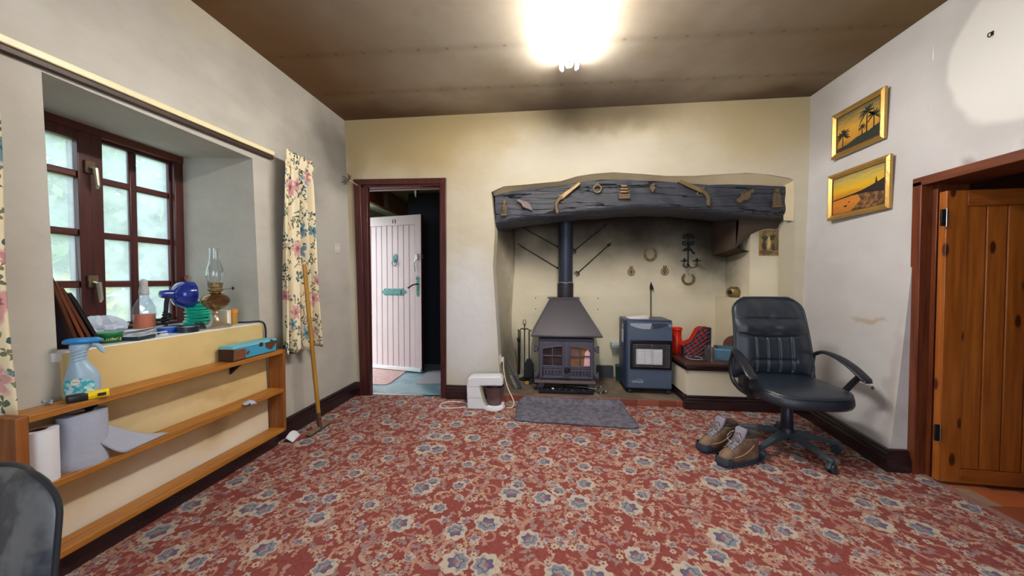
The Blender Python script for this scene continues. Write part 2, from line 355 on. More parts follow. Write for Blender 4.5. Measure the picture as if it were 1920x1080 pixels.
# inglenook interior: left cheek, back, right pier, roof
g = G()
def cheek(u, v):
    z = 2.0 * v; i = min(range(len(fp_l)), key=lambda k: abs(fp_l[k].z - z)); fx = fp_l[0].x
    for a, b in zip(fp_l, fp_l[1:]):
        if a.z <= z <= b.z: fx = a.x + (b.x - a.x) * (z - a.z) / (b.z - a.z)
        elif z > fp_l[-1].z: fx = fp_l[-1].x
    bx = -.39 - .02 * math.sin(z * 3) + .16 * max(0, 1 - z / .55) ** 1.6
    s = u * u * (3 - 2 * u); return (fx + (bx - fx) * s, YB + .19 + (3.86 - YB - .19) * u, z)
g.grid(cheek, 8, 24)
g.add([(-.7, 3.85, 0), (2.3, 3.85, 0), (2.3, 3.85, 2.2), (-.7, 3.85, 2.2)], [(0, 1, 2, 3)])
g.box(1.86, 2.3, 3.41, 3.86, 0, 2.1).box(1.76, 1.87, 3.44, 3.86, 0, .95)
g.box(-.7, 2.3, 3.36, 3.9, 2.02, 2.1)
struct(g.build('wall_inglenook', SOOT_SHADE, fix=False), 'cream inside of the inglenook fireplace, darkened by soot and painted beam shade', 'wall')
def corb(u, v):
    x = 1.74 + .34 * u; zb = 1.42 + .17 * math.sin(u * 1.9) * (1 - .4 * v); y = 3.42 - .12 * math.sin(v * 1.57) * (.4 + .6 * u)
    return (x, y, zb + (1.72 - zb) * v)
g = G().grid(corb, 10, 6); g.add([(1.74, 3.42, 1.42), (1.74, 3.42, 1.72), (1.70, 3.85, 1.72), (1.72, 3.85, 1.38), (1.86, 3.85, 1.36), (1.86, 3.42, 1.39)], [(0, 1, 2, 3), (0, 3, 4, 5)])
struct(g.build('trim_1', mat('sooty_plaster', (74, 58, 46), .9, 0, .3, 6, .3, 30), fix=False), 'sooty plaster corbel under the right end of the beam', 'corbel')
# right wall: undulating plaster, doorway Y 1.30..2.23
g = G()
g.grid(lambda u, v: (xr(2.23 + .99 * u, 2.68 * v), 2.23 + .99 * u, 2.68 * v), 14, 26)
g.grid(lambda u, v: (xr(1.30 + .93 * u, 1.70 + .98 * v), 1.30 + .93 * u, 1.70 + .98 * v), 12, 10)
g.grid(lambda u, v: (xr(1.30, 2.68 * v) if u > .5 else 2.15, YF + (1.30 - YF) * u, 2.68 * v), 2, 8)
g.grid(lambda u, v: (xr(2.23, 1.70 * v) + .16 * u, 2.23, 1.70 * v), 1, 20).grid(lambda u, v: (xr(2.23 - .93 * v, 1.70) + .16 * u, 2.23 - .93 * v, 1.70), 1, 8)
struct(g.build('wall_right', RIGHTP, fix=False, ang=50), 'off-white uneven plaster wall with two paintings', 'wall')
# wall behind the camera with a wide window added for frontal fill daylight
g = G().box(-2.5, -.9, YF - .1, YF, 0, ZC).box(1.3, 2.4, YF - .1, YF, 0, ZC).box(-.9, 1.3, YF - .1, YF, 0, .55).box(-.9, 1.3, YF - .1, YF, 2.3, ZC)
struct(g.build('wall_front', GREYL), 'plaster wall behind the viewer with an opening added for fill daylight', 'wall')
w2 = thing('fill_window', 'wide unseen mahogany window added behind the viewer for frontal fill daylight', 'window'); w2['kind'] = 'structure'
for x in (-.9, -.19, .53, 1.24): G().box(x, x + .06, YF - .09, YF - .03, .55, 2.3).build('mullion', MAHOG, w2, .004)
for z in (.55, 2.24): G().box(-.84, 1.24, YF - .09, YF - .03, z, z + .06).build('rail', MAHOG, w2, .004)

# ------------------------------------------------------------------ skirting boards
PROF = [(0, 0), (.026, 0), (.026, .075), (.021, .083), (.021, .098), (.012, .112), (.012, .122), (0, .128)]
def skirting(name, path, label, side=1):
    """sweep PROF along a floor path (x, y); profile depth goes to the given side of travel"""
    P = [Vector((x, y, 0)) for x, y in path]; rs = []
    for i, p in enumerate(P):
        n = Vector((0, 0, 0))
        for a, b in ((i - 1, i), (i, i + 1)):
            if 0 <= a and b < len(P): d = (P[b] - P[a]).normalized(); n += Vector((d.y, -d.x, 0)) * side
        n.normalize()
        if 0 < i < len(P) - 1: d = (P[i] - P[i - 1]).normalized(); n /= max(.4, n.dot(Vector((d.y, -d.x, 0)) * side))
        rs.append([p + n * w + Vector((0, 0, h)) for w, h in PROF])
    struct(G().rings(rs).build(name, SKIRT, ang=25), label, 'skirting')
skirting('baseboard_left', [(-1.876, 2.16), (-1.876, YB), (-1.81, YB)], 'dark wooden skirting along the window wall', 1)
skirting('baseboard_back', [(-.955, YB), (-.72, YB), (-.56, YB), (-.45, YB + .02)], 'short dark skirting between door frame and fireplace', 1)
skirting('baseboard_right', [(2.095, 3.11), (xr(2.9, .05) - .005, 2.9), (xr(2.6, .05) - .005, 2.6), (1.995, 2.225), (2.09, 2.225)], 'dark wooden skirting along the right wall up to the pine door', 1)

# ------------------------------------------------------------------ doorway to the hall: frame (architrave and lining)
def vbar(name, b0, b1, t0, t1, y0, y1, zt0, zt1, m, par, bev=.004):
    """upright of slightly changing width: bottom x b0..b1, top x t0..t1"""
    return G().hex([(b0, y0, 0), (b1, y0, 0), (b1, y1, 0), (b0, y1, 0), (t0, y0, zt0), (t1, y0, zt1), (t1, y1, zt1), (t0, y1, zt0)]).build(name, m, par, bev)
fr = thing('door_1', 'dark mahogany frame of the open doorway to the hall', 'door frame'); fr['kind'] = 'structure'
vbar('architrave', -1.812, -1.742, -1.860, -1.790, YB - .022, YB + .02, 2.085, 2.03, MAHOG, fr)
vbar('lining', -1.745, -1.712, -1.792, -1.726, YB - .012, YB + .04, 2.03, 2.0, MAHOG, fr)
vbar('architrave', -1.005, -.958, -1.004, -.950, YB - .022, YB + .02, 2.02, 2.072, MAHOG, fr)
vbar('lining', -1.012, -1.0, -1.014, -1.0, YB - .012, YB + .20, 2.0, 2.0, MAHOG, fr, .002)
G().hex([(-1.79, YB - .022, 2.03), (-1.004, YB - .022, 2.018), (-1.004, YB + .02, 2.018), (-1.79, YB + .02, 2.03), (-1.86, YB - .022, 2.085), (-.95, YB - .022, 2.072), (-.95, YB + .02, 2.072), (-1.86, YB + .02, 2.085)]).build('architrave', MAHOG, fr, .004)
G().box(-1.79, -1.0, YB - .012, YB + .04, 2.003, 2.022).build('lining', MAHOG, fr, .002)
G().box(-1.84, -.97, YB + .15, YB + .2, 2.022, 2.05).build('stop', mat('lit_stop_paint', (190, 160, 166), .4), fr, .002)  # lit look of the stop is put into its pale colour
G().box(-1.75, -1.0, YB + .015, YB + .05, 0.0, .006).build('threshold_strip', CHROME, fr, .002)

# ------------------------------------------------------------------ hall beyond
HW = plaster('hall_wall_paint', (150, 150, 120), (120, 112, 84), amount=.5)
HSHADE = mat('passage_shade_paint', (16, 17, 30), .8, 0, .3, 3)  # near-black navy paints in the darkness of the unlit passage
LINO = mat('blue_grey_lino', (150, 178, 186), .28, 0, .15, 7, second=(128, 160, 172))
struct(G().box(-2.42, -.7, 3.2, 5.6, -.04, -.002).build('floor_hall', LINO), 'pale blue lino floor of the hall', 'floor')
g = G().box(-2.42, -2.36, 3.36, 3.42, 0, 2.5).box(-2.42, -2.36, 4.18, 5.6, 0, 2.5).box(-2.42, -2.36, 3.42, 4.18, 2.0, 2.5)
struct(g.build('wall_hall', HW), 'pale green outer wall of the hall', 'wall')
g = G().box(-1.85, -.98, 4.42, 4.48, 0, 2.4).box(-.98, -.7, 3.36, 5.6, 0, 2.4)
struct(g.build('wall_passage', HSHADE), 'navy wall standing in for the unlit passage behind the front door', 'wall')
struct(G().box(-2.36, -1.5, 5.0, 5.06, 0, 2.4).build('wall_hall_end', HW), 'pale end wall of the hall', 'wall')
struct(G().box(-2.42, -2.08, 3.36, 5.6, 2.06, 2.1).build('ceiling_porch', mat('porch_white', (205, 212, 196), .8)), 'white low ceiling over the porch', 'ceiling')
struct(G().box(-2.08, -.7, 3.36, 5.6, 2.27, 2.4).build('ceiling_hall', mat('hall_ceiling_paint', (128, 106, 66), .8, 0, .2, 3)), 'olive brown hall ceiling', 'ceiling')
struct(G().box(-2.12, -2.07, 3.36, 5.6, 2.035, 2.27).build('trim_2', wood('hall_beam_wood', (118, 70, 38), (86, 50, 28), 'y', .5)), 'brown wooden boxing beam under the hall ceiling', 'beam')

# front door, ajar: free edge near (-1.51, 3.99), hinge side (-2.27, 4.15)
fd = thing('front_door', 'pale pink boarded front door standing open in the hall', 'door', (-1.514, 3.989, .02), math.atan2(.157, -.755) - math.pi)
PINKD = mat('pink_door_paint', (222, 200, 204), .45, 0, .06, 4)
DW, DH = .775, 1.885     # local: x from -DW (hinge) to 0 (free edge), front face towards -y
G().box(-DW, 0, .012, .044, 0, DH).build('panel', PINKD, fd)
G().box(-.085, 0, -.004, .012, .03, DH).build('stile', PINKD, fd, .002)
G().box(-DW, -DW + .05, -.004, .012, .03, DH).build('stile', PINKD, fd, .002)
G().box(-DW + .05, -.085, -.004, .012, DH - .115, DH).build('rail', PINKD, fd, .002)
nb = 8; w0 = (DW - .05 - .085) / nb
for i in range(nb):
    x = -DW + .05 + i * w0
    G().box(x + .004, x + w0 - .004, 0, .014, .03, DH - .118).build('plank', PINKD, fd, .004)
G().box(-DW, .002, -.03, .03, -.005, .035).build('weather_bar', mat('white_gloss', (236, 240, 242), .3), fd, .004)
G().box(.0, .004, .0, .044, .0, DH).build('edge', MAHOG, fd)
PAT = mat('verdigris_brass', (110, 158, 156), .5, .3, .3, 60, second=(70, 110, 108))
kn = G().prism([(-.362 + .03 * math.cos(a * R(30)) * (1 if a % 2 else 1.1), 1.365 + .055 * math.sin(a * R(30))) for a in range(12)], 'y', -.012, 0).build('knocker', PAT, fd, .002)
G().tube([(-.362 + .032 * math.cos(a), -.024 - .006 * math.sin(a), 1.305 + .032 * math.sin(a)) for a in [R(15 * k) for k in range(24)]], .006, 8, closed=True).build('ring', PAT, kn)
G().ball((-.362, -.016, 1.345), (.018, .014, .018), 12).build('boss', PAT, kn)
lb = G().box(-.53, -.245, -.008, 0, .91, .995).build('letterbox', PAT, fd, .004)
G().box(-.50, -.275, -.018, -.006, .925, .978).build('flap', PAT, lb, .004)
for s_ in (-.53, -.245): G().prism([(s_ + (.045 if s_ > -.4 else -.045) * k, .9525 + h) for k, h in ((0, .03), (.35, .012), (.5, .022), (1, 0), (.5, -.022), (.35, -.012), (0, -.03))], 'y', -.006, 0).build('finial', PAT, lb)
hp = G().prism([(-.045 + x, 1.02 + z) for x, z in ((-.02, -.1), (0, -.125), (.02, -.1), (.018, .08), (.03, .1), (0, .135), (-.03, .1), (-.018, .08))], 'y', -.008, 0).build('handle_plate', PAT, fd, .002)
G().tube(spline([(-.045, -.008, 1.05), (-.05, -.045, 1.05), (-.09, -.05, 1.04), (-.15, -.05, 1.005)], 5), [.008] * 15 + [.012], 8).build('lever', IRON, hp)
lk = G().box(-.075, -.03, -.03, 0, 1.34, 1.41).build('rim_lock', CHROME, fd, .006)
G().tube(spline([(-.06, -.025, 1.34), (-.08, -.03, 1.3), (-.075, -.03, 1.25), (-.07, -.03, 1.2)], 4), .007, 6).build('key_bunch', CHROME, lk)
G().box(.004, .012, .008, .034, 1.36, 1.41).build('latch', BRASS, fd, .002)
text('number', '11', .07, BRASSD, fd, (-.375, -.007, 1.815), (R(90), 0, 0), .003)

mt = mat('pink_woven_mat', (206, 160, 156), .95, 0, .2, 40, .4, 300, second=(214, 190, 180))
tag(G().prism([(-2.34, 3.47), (-1.725, 3.485), (-1.70, 3.56), (-1.735, 4.3), (-2.34, 4.3)], 'z', -.002, .008).build('door_mat', [mt], bev=.003), 'pink woven mat lying in front of the open front door', 'mat')
tag(G().prism([(-1.42, 3.56), (-1.40, 3.545), (-.99, 3.60), (-.99, 4.1), (-1.47, 4.1)], 'z', -.002, .008).build('runner_mat', mat('grey_pink_runner', (176, 176, 186), .95, 0, .2, 40, .4, 300, second=(196, 168, 172)), bev=.003), 'grey pink runner mat at the passage side of the hall', 'mat')
hl = thing('hall_lamp', 'small dark spun metal lamp on the hall ceiling', 'lamp', (-1.55, 3.93, 2.27))
LM = mat('dark_spun_metal', (60, 54, 56), .25, .8)
G().lathe([(.06, 0), (.065, -.02), (.05, -.03)], n=20).build('ceiling_plate', LM, hl)
G().lathe([(.045, -.03), (.035, -.06), (.03, -.09), (.02, -.13), (.008, -.17), (0, -.18)], n=20).build('shade', CHROME, hl)
hk = thing('coat_hook', 'white bent metal hook on the dark passage side', 'hook', (-.985, 3.62, 1.14))
G().box(-.006, .005, -.015, .015, .02, .08).build('plate', WHITEP, hk, .002)
G().tube(spline([(-.005, 0, .08), (-.04, 0, .07), (-.05, 0, .02), (-.035, 0, -.05), (-.01, 0, -.1)], 5), .006, 8).build('hook', WHITEP, hk)

# ------------------------------------------------------------------ window in the left wall
wn = thing('window_1', 'mahogany small-paned casement window in the deep reveal', 'window'); wn['kind'] = 'structure'
XW = -2.43
def panes():
    t = NT('hazed_dirty_glass'); tr = t.node('ShaderNodeBsdfTransparent'); gl = t.node('ShaderNodeBsdfGlossy'); tl = t.node('ShaderNodeBsdfTranslucent')  # translucent share imitates overexposed haze, along with thin dirt on the glass
    gl.inputs['Roughness'].default_value = .05; tl.inputs['Color'].default_value = (.66, .72, .76, 1); tr.inputs['Color'].default_value = (.80, .84, .83, 1)
    a = t.node('ShaderNodeMixShader'); b = t.node('ShaderNodeMixShader')
    t.put(a.inputs[0], t.rng(t.noise(t.pos(), 5, 4), .3, .75, .25, .5)); t.l.new(tr.outputs[0], a.inputs[1]); t.l.new(tl.outputs[0], a.inputs[2])
    b.inputs[0].default_value = .05; t.l.new(a.outputs[0], b.inputs[1]); t.l.new(gl.outputs[0], b.inputs[2])
    t.l.new(b.outputs[0], t.out.inputs['Surface']); t.n.remove(t.b); return t.m
PANE = panes()
G().box(XW - .06, XW + .035, 1.10, 2.07, 1.885, 1.94).build('head', wood('window_head_wood', (110, 58, 40), (84, 42, 30), 'y', .4), wn, .004)
G().box(XW - .06, XW + .03, 1.10, 2.07, .80, .853).build('sill_rail', MAHOGY, wn, .004)
G().box(XW - .06, XW + .03, 1.995, 2.06, .85, 1.89).build('jamb', MAHOG, wn, .004)
G().box(XW - .06, XW + .03, 1.10, 1.16, .85, 1.89).build('jamb', MAHOG, wn, .004)
G().box(XW - .06, XW + .04, 1.570, 1.628, .85, 1.89).build('mullion', MAHOG, wn, .004)
rows = [1.662, 1.364, 1.098]
def light(y0, y1, ymid, st, x0, x1, left):
    cs = G().box(x0, x1, y0, y0 + st, .86, 1.885).box(x0, x1, y1 - st, y1, .86, 1.885).box(x0, x1, y0 + st, y1 - st, .86, .86 + st).box(x0, x1, y0 + st, y1 - st, 1.885 - st, 1.885).build('casement', MAHOG, wn, .003)
    for z in rows: G().box(x0 + .006, x1 - .006, y0 + st, y1 - st, z - .018, z + .018).build('glazing_bar', MAHOGY, cs, .006)
    G().box(x0 + .004, x1 - .004, ymid - .019, ymid + .019, .86 + st, 1.885 - st).build('glazing_bar', MAHOG, cs, .006)
    zz = [.86 + st] + sorted(rows) + [1.885 - st]
    for a, b in zip(zz, zz[1:]):
        for c, d in ((y0 + st, ymid), (ymid, y1 - st)):
            G().box((x0 + x1) / 2 - .002, (x0 + x1) / 2 + .002, c, d, a, b).build('pane', PANE, cs)
    return cs
light(1.622, 2.0, 1.792, .018, XW - .035, XW + .005, 0)
lc = light(1.155, 1.575, 1.345, .05, XW - .02, XW + .045, 1)
for z in (1.655, 1.06):
    h = G().box(XW + .045, XW + .06, 1.545, 1.585, z + .02, z + .085).build('stay_plate', BRASSD, lc, .003)
    G().tube([(XW + .06, 1.565, z + .05), (XW + .085, 1.568, z + .045), (XW + .085, 1.575, z - .04), (XW + .075, 1.578, z - .055)], [.010, .011, .009, .006], 8).build('handle', mat('nickel_stay', (205, 200, 180), .3, .8), h)
G().tube(spline([(XW + .035, 2.03, 1.10), (XW + .06, 2.03, 1.115), (XW + .05, 2.03, 1.135), (XW + .06, 2.035, 1.15)], 4), .006, 6).build('catch', mat('copper_catch', (170, 110, 80), .4, .7), wn)
struct(G().hex([(-1.895, 1.12, .80), (XO + .03, 1.10, .80), (XO + .03, 2.06, .80), (-1.895, 2.10, .80), (-1.888, 1.12, .838), (XO + .03, 1.10, .838), (XO + .03, 2.06, .838), (-1.888, 2.10, .838)]).build('trim_3', mat('sill_white_gloss', (232, 234, 236), .3, 0, .05), bev=.004), 'white gloss window sill', 'sill')
struct(G().hex([(-1.868, .99, .0), (-1.89, .99, .0), (-1.89, 2.11, .0), (-1.868, 2.11, .0), (-1.8825, .99, .63), (-1.905, .99, .63), (-1.905, 2.11, .63), (-1.8825, 2.11, .63)]).hex([(-1.881, 1.145, .63), (-1.905, 1.145, .63), (-1.905, 2.09, .63), (-1.881, 2.09, .63), (-1.886, 1.145, .832), (-1.91, 1.145, .832), (-1.91, 2.09, .832), (-1.886, 2.09, .832)]).build('trim_4', plaster('yellowed_panel_paint', (222, 196, 138), (186, 148, 82), [((-1.88, 1.6, .5), (.3, .5, .05), .5, (170, 130, 78)), ((-1.88, 1.75, .33), (.3, .1, .06), .55, (156, 118, 70)), ((-1.88, 1.9, .72), (.3, .25, .06), .5, (176, 136, 70)),
    ((-1.88, 1.5, .0), (.3, 1.4, .42), .95, (240, 232, 216)), ((-1.88, 1.3, .45), (.3, .7, .14), .5, (228, 212, 174))], .6, bump=.1)), 'yellowed painted panel under the window sill', 'panel')
# garden seen through the panes
LEAF = [mat('leaf_green', (120, 150, 92), .6, 0, .35, 2), mat('leaf_yellow', (214, 206, 110), .6, 0, .3, 2), mat('leaf_dark', (92, 122, 96), .6, 0, .3, 2)]
BARK = mat('garden_bark', (96, 86, 72), .9, 0, .3, 8, .5, 40)
def tree(name, label, cat, loc, h, rad, z0, n, mi, seed, grp=None):
    r = random.Random(seed); t = thing(name, label, cat, loc, 0, grp); g = G()
    for k in range(n):
        a, b, q = r.uniform(0, 6.283), r.uniform(-1, 1), r.random() ** .4
        c = Vector((rad * q * math.cos(a) * math.sqrt(1 - b * b), rad * q * math.sin(a) * math.sqrt(1 - b * b), z0 + (h - z0) * (.5 + .5 * b * q)))
        u = Vector((r.uniform(-1, 1), r.uniform(-1, 1), r.uniform(-1, 1))).normalized(); w = u.orthogonal().normalized(); s = r.uniform(.07, .13)
        g.add([c - u * s, c + w * s * .45, c + u * s, c - w * s * .45], [(0, 1, 2, 3)])
    g.build('foliage', LEAF[mi], t, fix=False)['kind'] = 'stuff'
    b = G().tube([(0, 0, -.2), (.03, 0, z0), (.05, .04, h * .7)], [.07, .05, .02], 8)
    for k in range(9):
        a = k * 2.4; zz = z0 + (h - z0) * k / 11
        b.tube([(.03, 0, zz), (rad * .45 * math.cos(a), rad * .45 * math.sin(a), zz + .3), (rad * .8 * math.cos(a + .3), rad * .8 * math.sin(a + .3), zz + .45)], [.02, .012, .005], 5)
    b.build('trunk', BARK, t)
tree('garden_tree', 'thin grey-green garden tree seen through the right-hand panes', 'tree', (-4.7, 3.6, -.3), 3.2, .95, .6, 1500, 0, 1, 'garden trees')
tree('garden_tree', 'dark leafy tree seen through the tall middle panes', 'tree', (-6.9, 4.1, -.3), 4.2, 1.15, .5, 1900, 2, 2, 'garden trees')
tree('garden_tree', 'pale tree seen through the left casement panes', 'tree', (-9.2, 3.6, -.3), 4.6, 1.0, .5, 1500, 0, 3, 'garden trees')
tree('garden_tree', 'broad far tree filling the gap behind the other garden trees', 'tree', (-10.6, 6.4, -.3), 5.4, 2.0, .5, 2200, 2, 5, 'garden trees')
tree('garden_shrub', 'yellow-green shrub low behind the window panes', 'shrub', (-4.0, 2.35, -.3), 1.5, .6, .1, 1200, 1, 4)
struct(G().box(-4.6, -2.44, 3.1, 4.7, -.3, -.02).build('ground_bounce', mat('pale_bounce_slab', (206, 204, 196), .9, 0, .1, 6)), 'pale slab added outside the front door to bounce daylight', 'path')  # unseen slab added to throw daylight up onto the porch ceiling
struct(G().box(-16, -2.6, -6, 14, -.36, -.3).build('ground_outside', mat('garden_lawn', (150, 160, 110), .95, 0, .25, 4)), 'pale lawn outside the window', 'ground')

# ------------------------------------------------------------------ right doorway: frame, pine door, tiled floor
f2 = thing('door_2', 'red-brown wooden frame of the doorway in the right wall', 'door frame'); f2['kind'] = 'structure'
DWOOD = wood('reddish_frame_wood', (116, 58, 30), (84, 38, 22), 'z', .4); DWOODY = wood('reddish_lintel_wood', (124, 66, 40), (92, 46, 28), 'y', .4)
G().box(2.098, 2.34, 2.19, 2.24, 0, 1.68).build('jamb', DWOOD, f2, .003)
G().box(2.155, 2.20, 2.165, 2.19, 0, 1.655).build('stop', DWOOD, f2, .002)
G().box(2.098, 2.34, 1.28, 2.24, 1.655, 1.704).build('lintel', DWOODY, f2, .003)
G().box(2.098, 2.20, 1.28, 1.325, 0, 1.655).build('jamb', DWOOD, f2, .003)
pd = thing('pine_door', 'knotty orange pine plank door opened into the next room', 'door', (2.135, 2.118, .016), R(-3.5))
PDW = .84; PDH = 1.585
KP = wood('knotty_pine', (176, 100, 36), (146, 76, 24), 'z', .36, 1., (74, 34, 14)); KPX = wood('knotty_pine_rail', (164, 90, 34), (130, 66, 24), 'x', .36)
G().box(0, .095, -.02, .02, 0, PDH).build('stile', KP, pd, .003)
G().box(PDW - .095, PDW, -.02, .02, 0, PDH).build('stile', KP, pd, .003)
G().box(.095, PDW - .095, -.02, .02, PDH - .085, PDH).build('rail', KPX, pd, .003)
G().box(.095, PDW - .095, -.02, .02, 0, .075).build('rail', KPX, pd, .003)
wv = (PDW - .19) / 7
for i in range(7):
    o = G().box(-wv / 2 + .002, wv / 2 - .002, -.013, .013, -(PDH - .16) / 2, (PDH - .16) / 2).build('plank', KP, pd, .005)
    o.location = (.095 + wv * (i + .5), 0, .075 + (PDH - .16) / 2)
for z in (.27, 1.44):
    h = G().box(-.028, -.004, -.028, -.018, z - .045, z + .045).build('hinge', IRON, pd, .002)
    G().cyl((-.004, -.024, z - .048), (-.004, -.024, z + .048), .006).build('knuckle', CHROME, h)
tl = bpy.data.objects.new('floor_tiles', None); C.objects.link(tl); struct(tl, 'red quarry tile floor beyond the right doorway', 'floor')
G().box(2.13, 4.2, .3, 3.2, -.05, -.006).build('screed', mat('tile_grout', (150, 120, 96), .9), tl)
TM = [mat('quarry_tile_a', (164, 88, 48), .5, 0, .2, 9), mat('quarry_tile_b', (136, 74, 46), .5, 0, .25, 9), mat('quarry_tile_c', (178, 104, 62), .5, 0, .2, 9)]
me_t = [G().box(-.107, .107, -.071, .071, -.012, 0).mesh('tile', m) for m in TM]
for i in range(9):
    for j in range(12):
        x = 2.25 + .222 * i + (.11 if j % 2 else 0); y = .65 + .15 * j
        o = bpy.data.objects.new('tile', me_t[(i * 7 + j * 5 + (i * j) % 3) % 3]); C.objects.link(o); o.parent = tl; o.location = (x, y, -.001 - .002 * ((i + j) % 2)); o.rotation_euler = (0, 0, R(random.uniform(-.8, .8)))
struct(G().box(2.13, 2.165, .3, 2.24, -.03, .004).build('trim_5', mat('worn_carpet_edge', (140, 100, 92), .95, 0, .3, 30)), 'worn edge strip between carpet and quarry tiles', 'threshold')
ORW = mat('next_room_paint', (120, 84, 66), .9, 0, .2, 3)
g = G().box(2.2, 4.2, 2.9, 2.96, 0, 2.4).box(4.2, 4.26, .3, 2.96, 0, 2.4).box(2.2, 4.26, .24, .3, 0, 2.4).box(2.3, 4.26, .24, 2.96, 2.2, 2.4)
struct(g.build('wall_next_room', ORW), 'brown painted walls of the next room', 'wall')

# ------------------------------------------------------------------ hearth, bench, beam
ht = bpy.data.objects.new('floor_hearth', None); C.objects.link(ht); struct(ht, 'grey cement hearth edged with red quarry tiles', 'hearth')
G().box(-.6, 2.2, 3.16, 3.9, -.01, .0585).build('slab', mat('hearth_cement', (96, 84, 72), .9, 0, .35, 5, .4, 60, second=(122, 106, 92)), ht)
HT = [mat('hearth_tile_a', (146, 78, 58), .45, 0, .2, 12), mat('hearth_tile_b', (128, 64, 48), .45, 0, .25, 12)]
mm = [G().box(-.0815, .0815, -.008, .008, 0, .056).mesh('tile', m) for m in HT]
for i in range(11):
    o = bpy.data.objects.new('tile', mm[i % 2]); C.objects.link(o); o.parent = ht; o.location = (-.45 + .167 * i, 3.149 + (.002 if i % 3 else 0), 0)
    m = o.modifiers.new('bevel', 'BEVEL'); m.width = .004; m.segments = 2
G().box(-.54, 1.32, 3.146, 3.161, -.01, .055).build('mortar', mat('hearth_mortar', (150, 128, 108), .9), ht)

bn = thing('hearth_bench', 'cream plastered corner bench with dark wooden top beside the fireplace', 'bench')
BP = plaster('bench_paint', (220, 212, 190), (196, 186, 160), amount=.4, bump=.1)
bo = [(1.215, 3.115), (2.11, 3.115), (2.11, 3.158), (2.066, 3.158), (2.066, 3.406), (1.757, 3.406), (1.757, 3.845), (1.195, 3.845), (1.195, 3.15)]
G().prism(bo, 'z', .0, .36).build('body', BP, bn)
def off(d): return [(1.205 - d, 3.115 - d), (2.115, 3.115 - d), (2.115, 3.158), (2.066, 3.158), (2.066, 3.406), (1.757, 3.406), (1.757, 3.845), (1.195 - d, 3.845)]
G().prism(off(.035), 'z', .375, .405).build('top', wood('dark_bench_top', (84, 50, 44), (60, 34, 32), 'x', .35), bn, .006)
G().prism(off(.016), 'z', .335, .375).build('moulding', SKIRT, bn, .008)
for z0, z1, d in ((.0, .075, .026), (.075, .098, .02), (.098, .12, .01)): G().prism(off(d), 'z', z0, z1).build('skirting', SKIRT, bn, .004)

# old oak lintel, arched
bt = [onY(x, y, 3.215) for x, y in [(925, 364), (960, 357), (1000, 352), (1050, 347), (1090, 340), (1130, 335), (1180, 336), (1230, 338), (1280, 342), (1330, 345), (1380, 344), (1430, 346), (1479, 348)]]
bb = [onY(x, y, 3.215) for x, y in [(932, 425), (960, 415), (1000, 409), (1050, 404), (1090, 399), (1130, 396), (1180, 392), (1230, 391), (1280, 392), (1330, 397), (1380, 402), (1430, 405), (1480, 408)]]
def beam(u, v):
    k = min(11, int(u * 12)); f = u * 12 - k; T = bt[k].lerp(bt[k + 1], f); B_ = bb[k].lerp(bb[k + 1], f)
    x = (T.x + (B_.x - T.x) * .5); zt, zb = T.z, B_.z
    # section loop: front face top -> front bottom -> underside -> back
    pr = [(0.03, 1.0), (.0, .97), (0, .75), (.004, .5), (0, .25), (.006, .10), (.03, .01), (.09, -.04), (.3, -.06), (.34, 0), (.34, .5), (.34, 1.0)]
    j = min(len(pr) - 2, int(v * (len(pr) - 1))); q = v * (len(pr) - 1) - j
    d = pr[j][0] + (pr[j + 1][0] - pr[j][0]) * q; h = pr[j][1] + (pr[j + 1][1] - pr[j][1]) * q
    wob = .006 * math.sin(x * 23 + h * 4) + .004 * math.sin(x * 51 + h * 9)
    return (x, 3.215 + d + wob * .7, zb + (zt - zb) * h + wob * .4)
def beam_mat():
    t = NT('black_painted_oak'); v = t.coord(); m = t.map(v, (1.1, 14, 16)); n = t.noise(m, 3, 6, .62)
    wv_ = t.node('ShaderNodeTexNoise'); t.l.new(t.map(v, (.55, 4, 7)), wv_.inputs['Vector']); wv_.inputs['Scale'].default_value = 1.6; wv_.inputs['Detail'].default_value = 5
    cr = t.rng(t.math('ABSOLUTE', t.math('SUBTRACT', wv_.outputs['Fac'], .5)), .0, .012, 1, 0)
    col = t.mix(n, lin((26, 28, 36)), lin((60, 65, 80))); col = t.mix(t.math('MULTIPLY', cr, .9), col, lin((8, 8, 10)))
    t.bump(t.math('SUBTRACT', n, t.math('MULTIPLY', cr, 2.)), .9, .016)
    return t.fin(col, .32, 0, .7)
g = G().grid(beam, 72, 33)
for u in (0, 1): g.add([beam(u, j / 33) for j in range(34)], [tuple(range(34))])
cz = [(p, q) for p, q in zip([(925, 352), (960, 348), (1000, 344), (1050, 340), (1090, 329), (1130, 324), (1180, 325), (1230, 329), (1280, 330), (1330, 328), (1380, 325), (1430, 326), (1487, 337)], bt)]
gs = G().rings([[tuple(onY(p[0], p[1], YB + .002)), (q.x, 3.232, q.z - .012), (q.x, 3.26, q.z + .06), tuple(onY(p[0], p[1], YB + .002) + Vector((0, .08, .03)))] for p, q in cz])
gs.add([(2.069, YB + .004, 1.62), (2.069, YB + .004, 1.975), (2.022, 3.225, 1.96), (2.026, 3.225, 1.64)], [(0, 1, 2, 3)])
struct(gs.build('trim_6', plaster('beam_edge_plaster', (206, 192, 160), (176, 156, 120), amount=.6, bump=.2), ang=50), 'rough plaster edge along the top of the oak beam', 'plaster')
tag(g.build('oak_beam', beam_mat(), fix=False, ang=60), 'black painted arched oak lintel beam over the inglenook', 'beam')

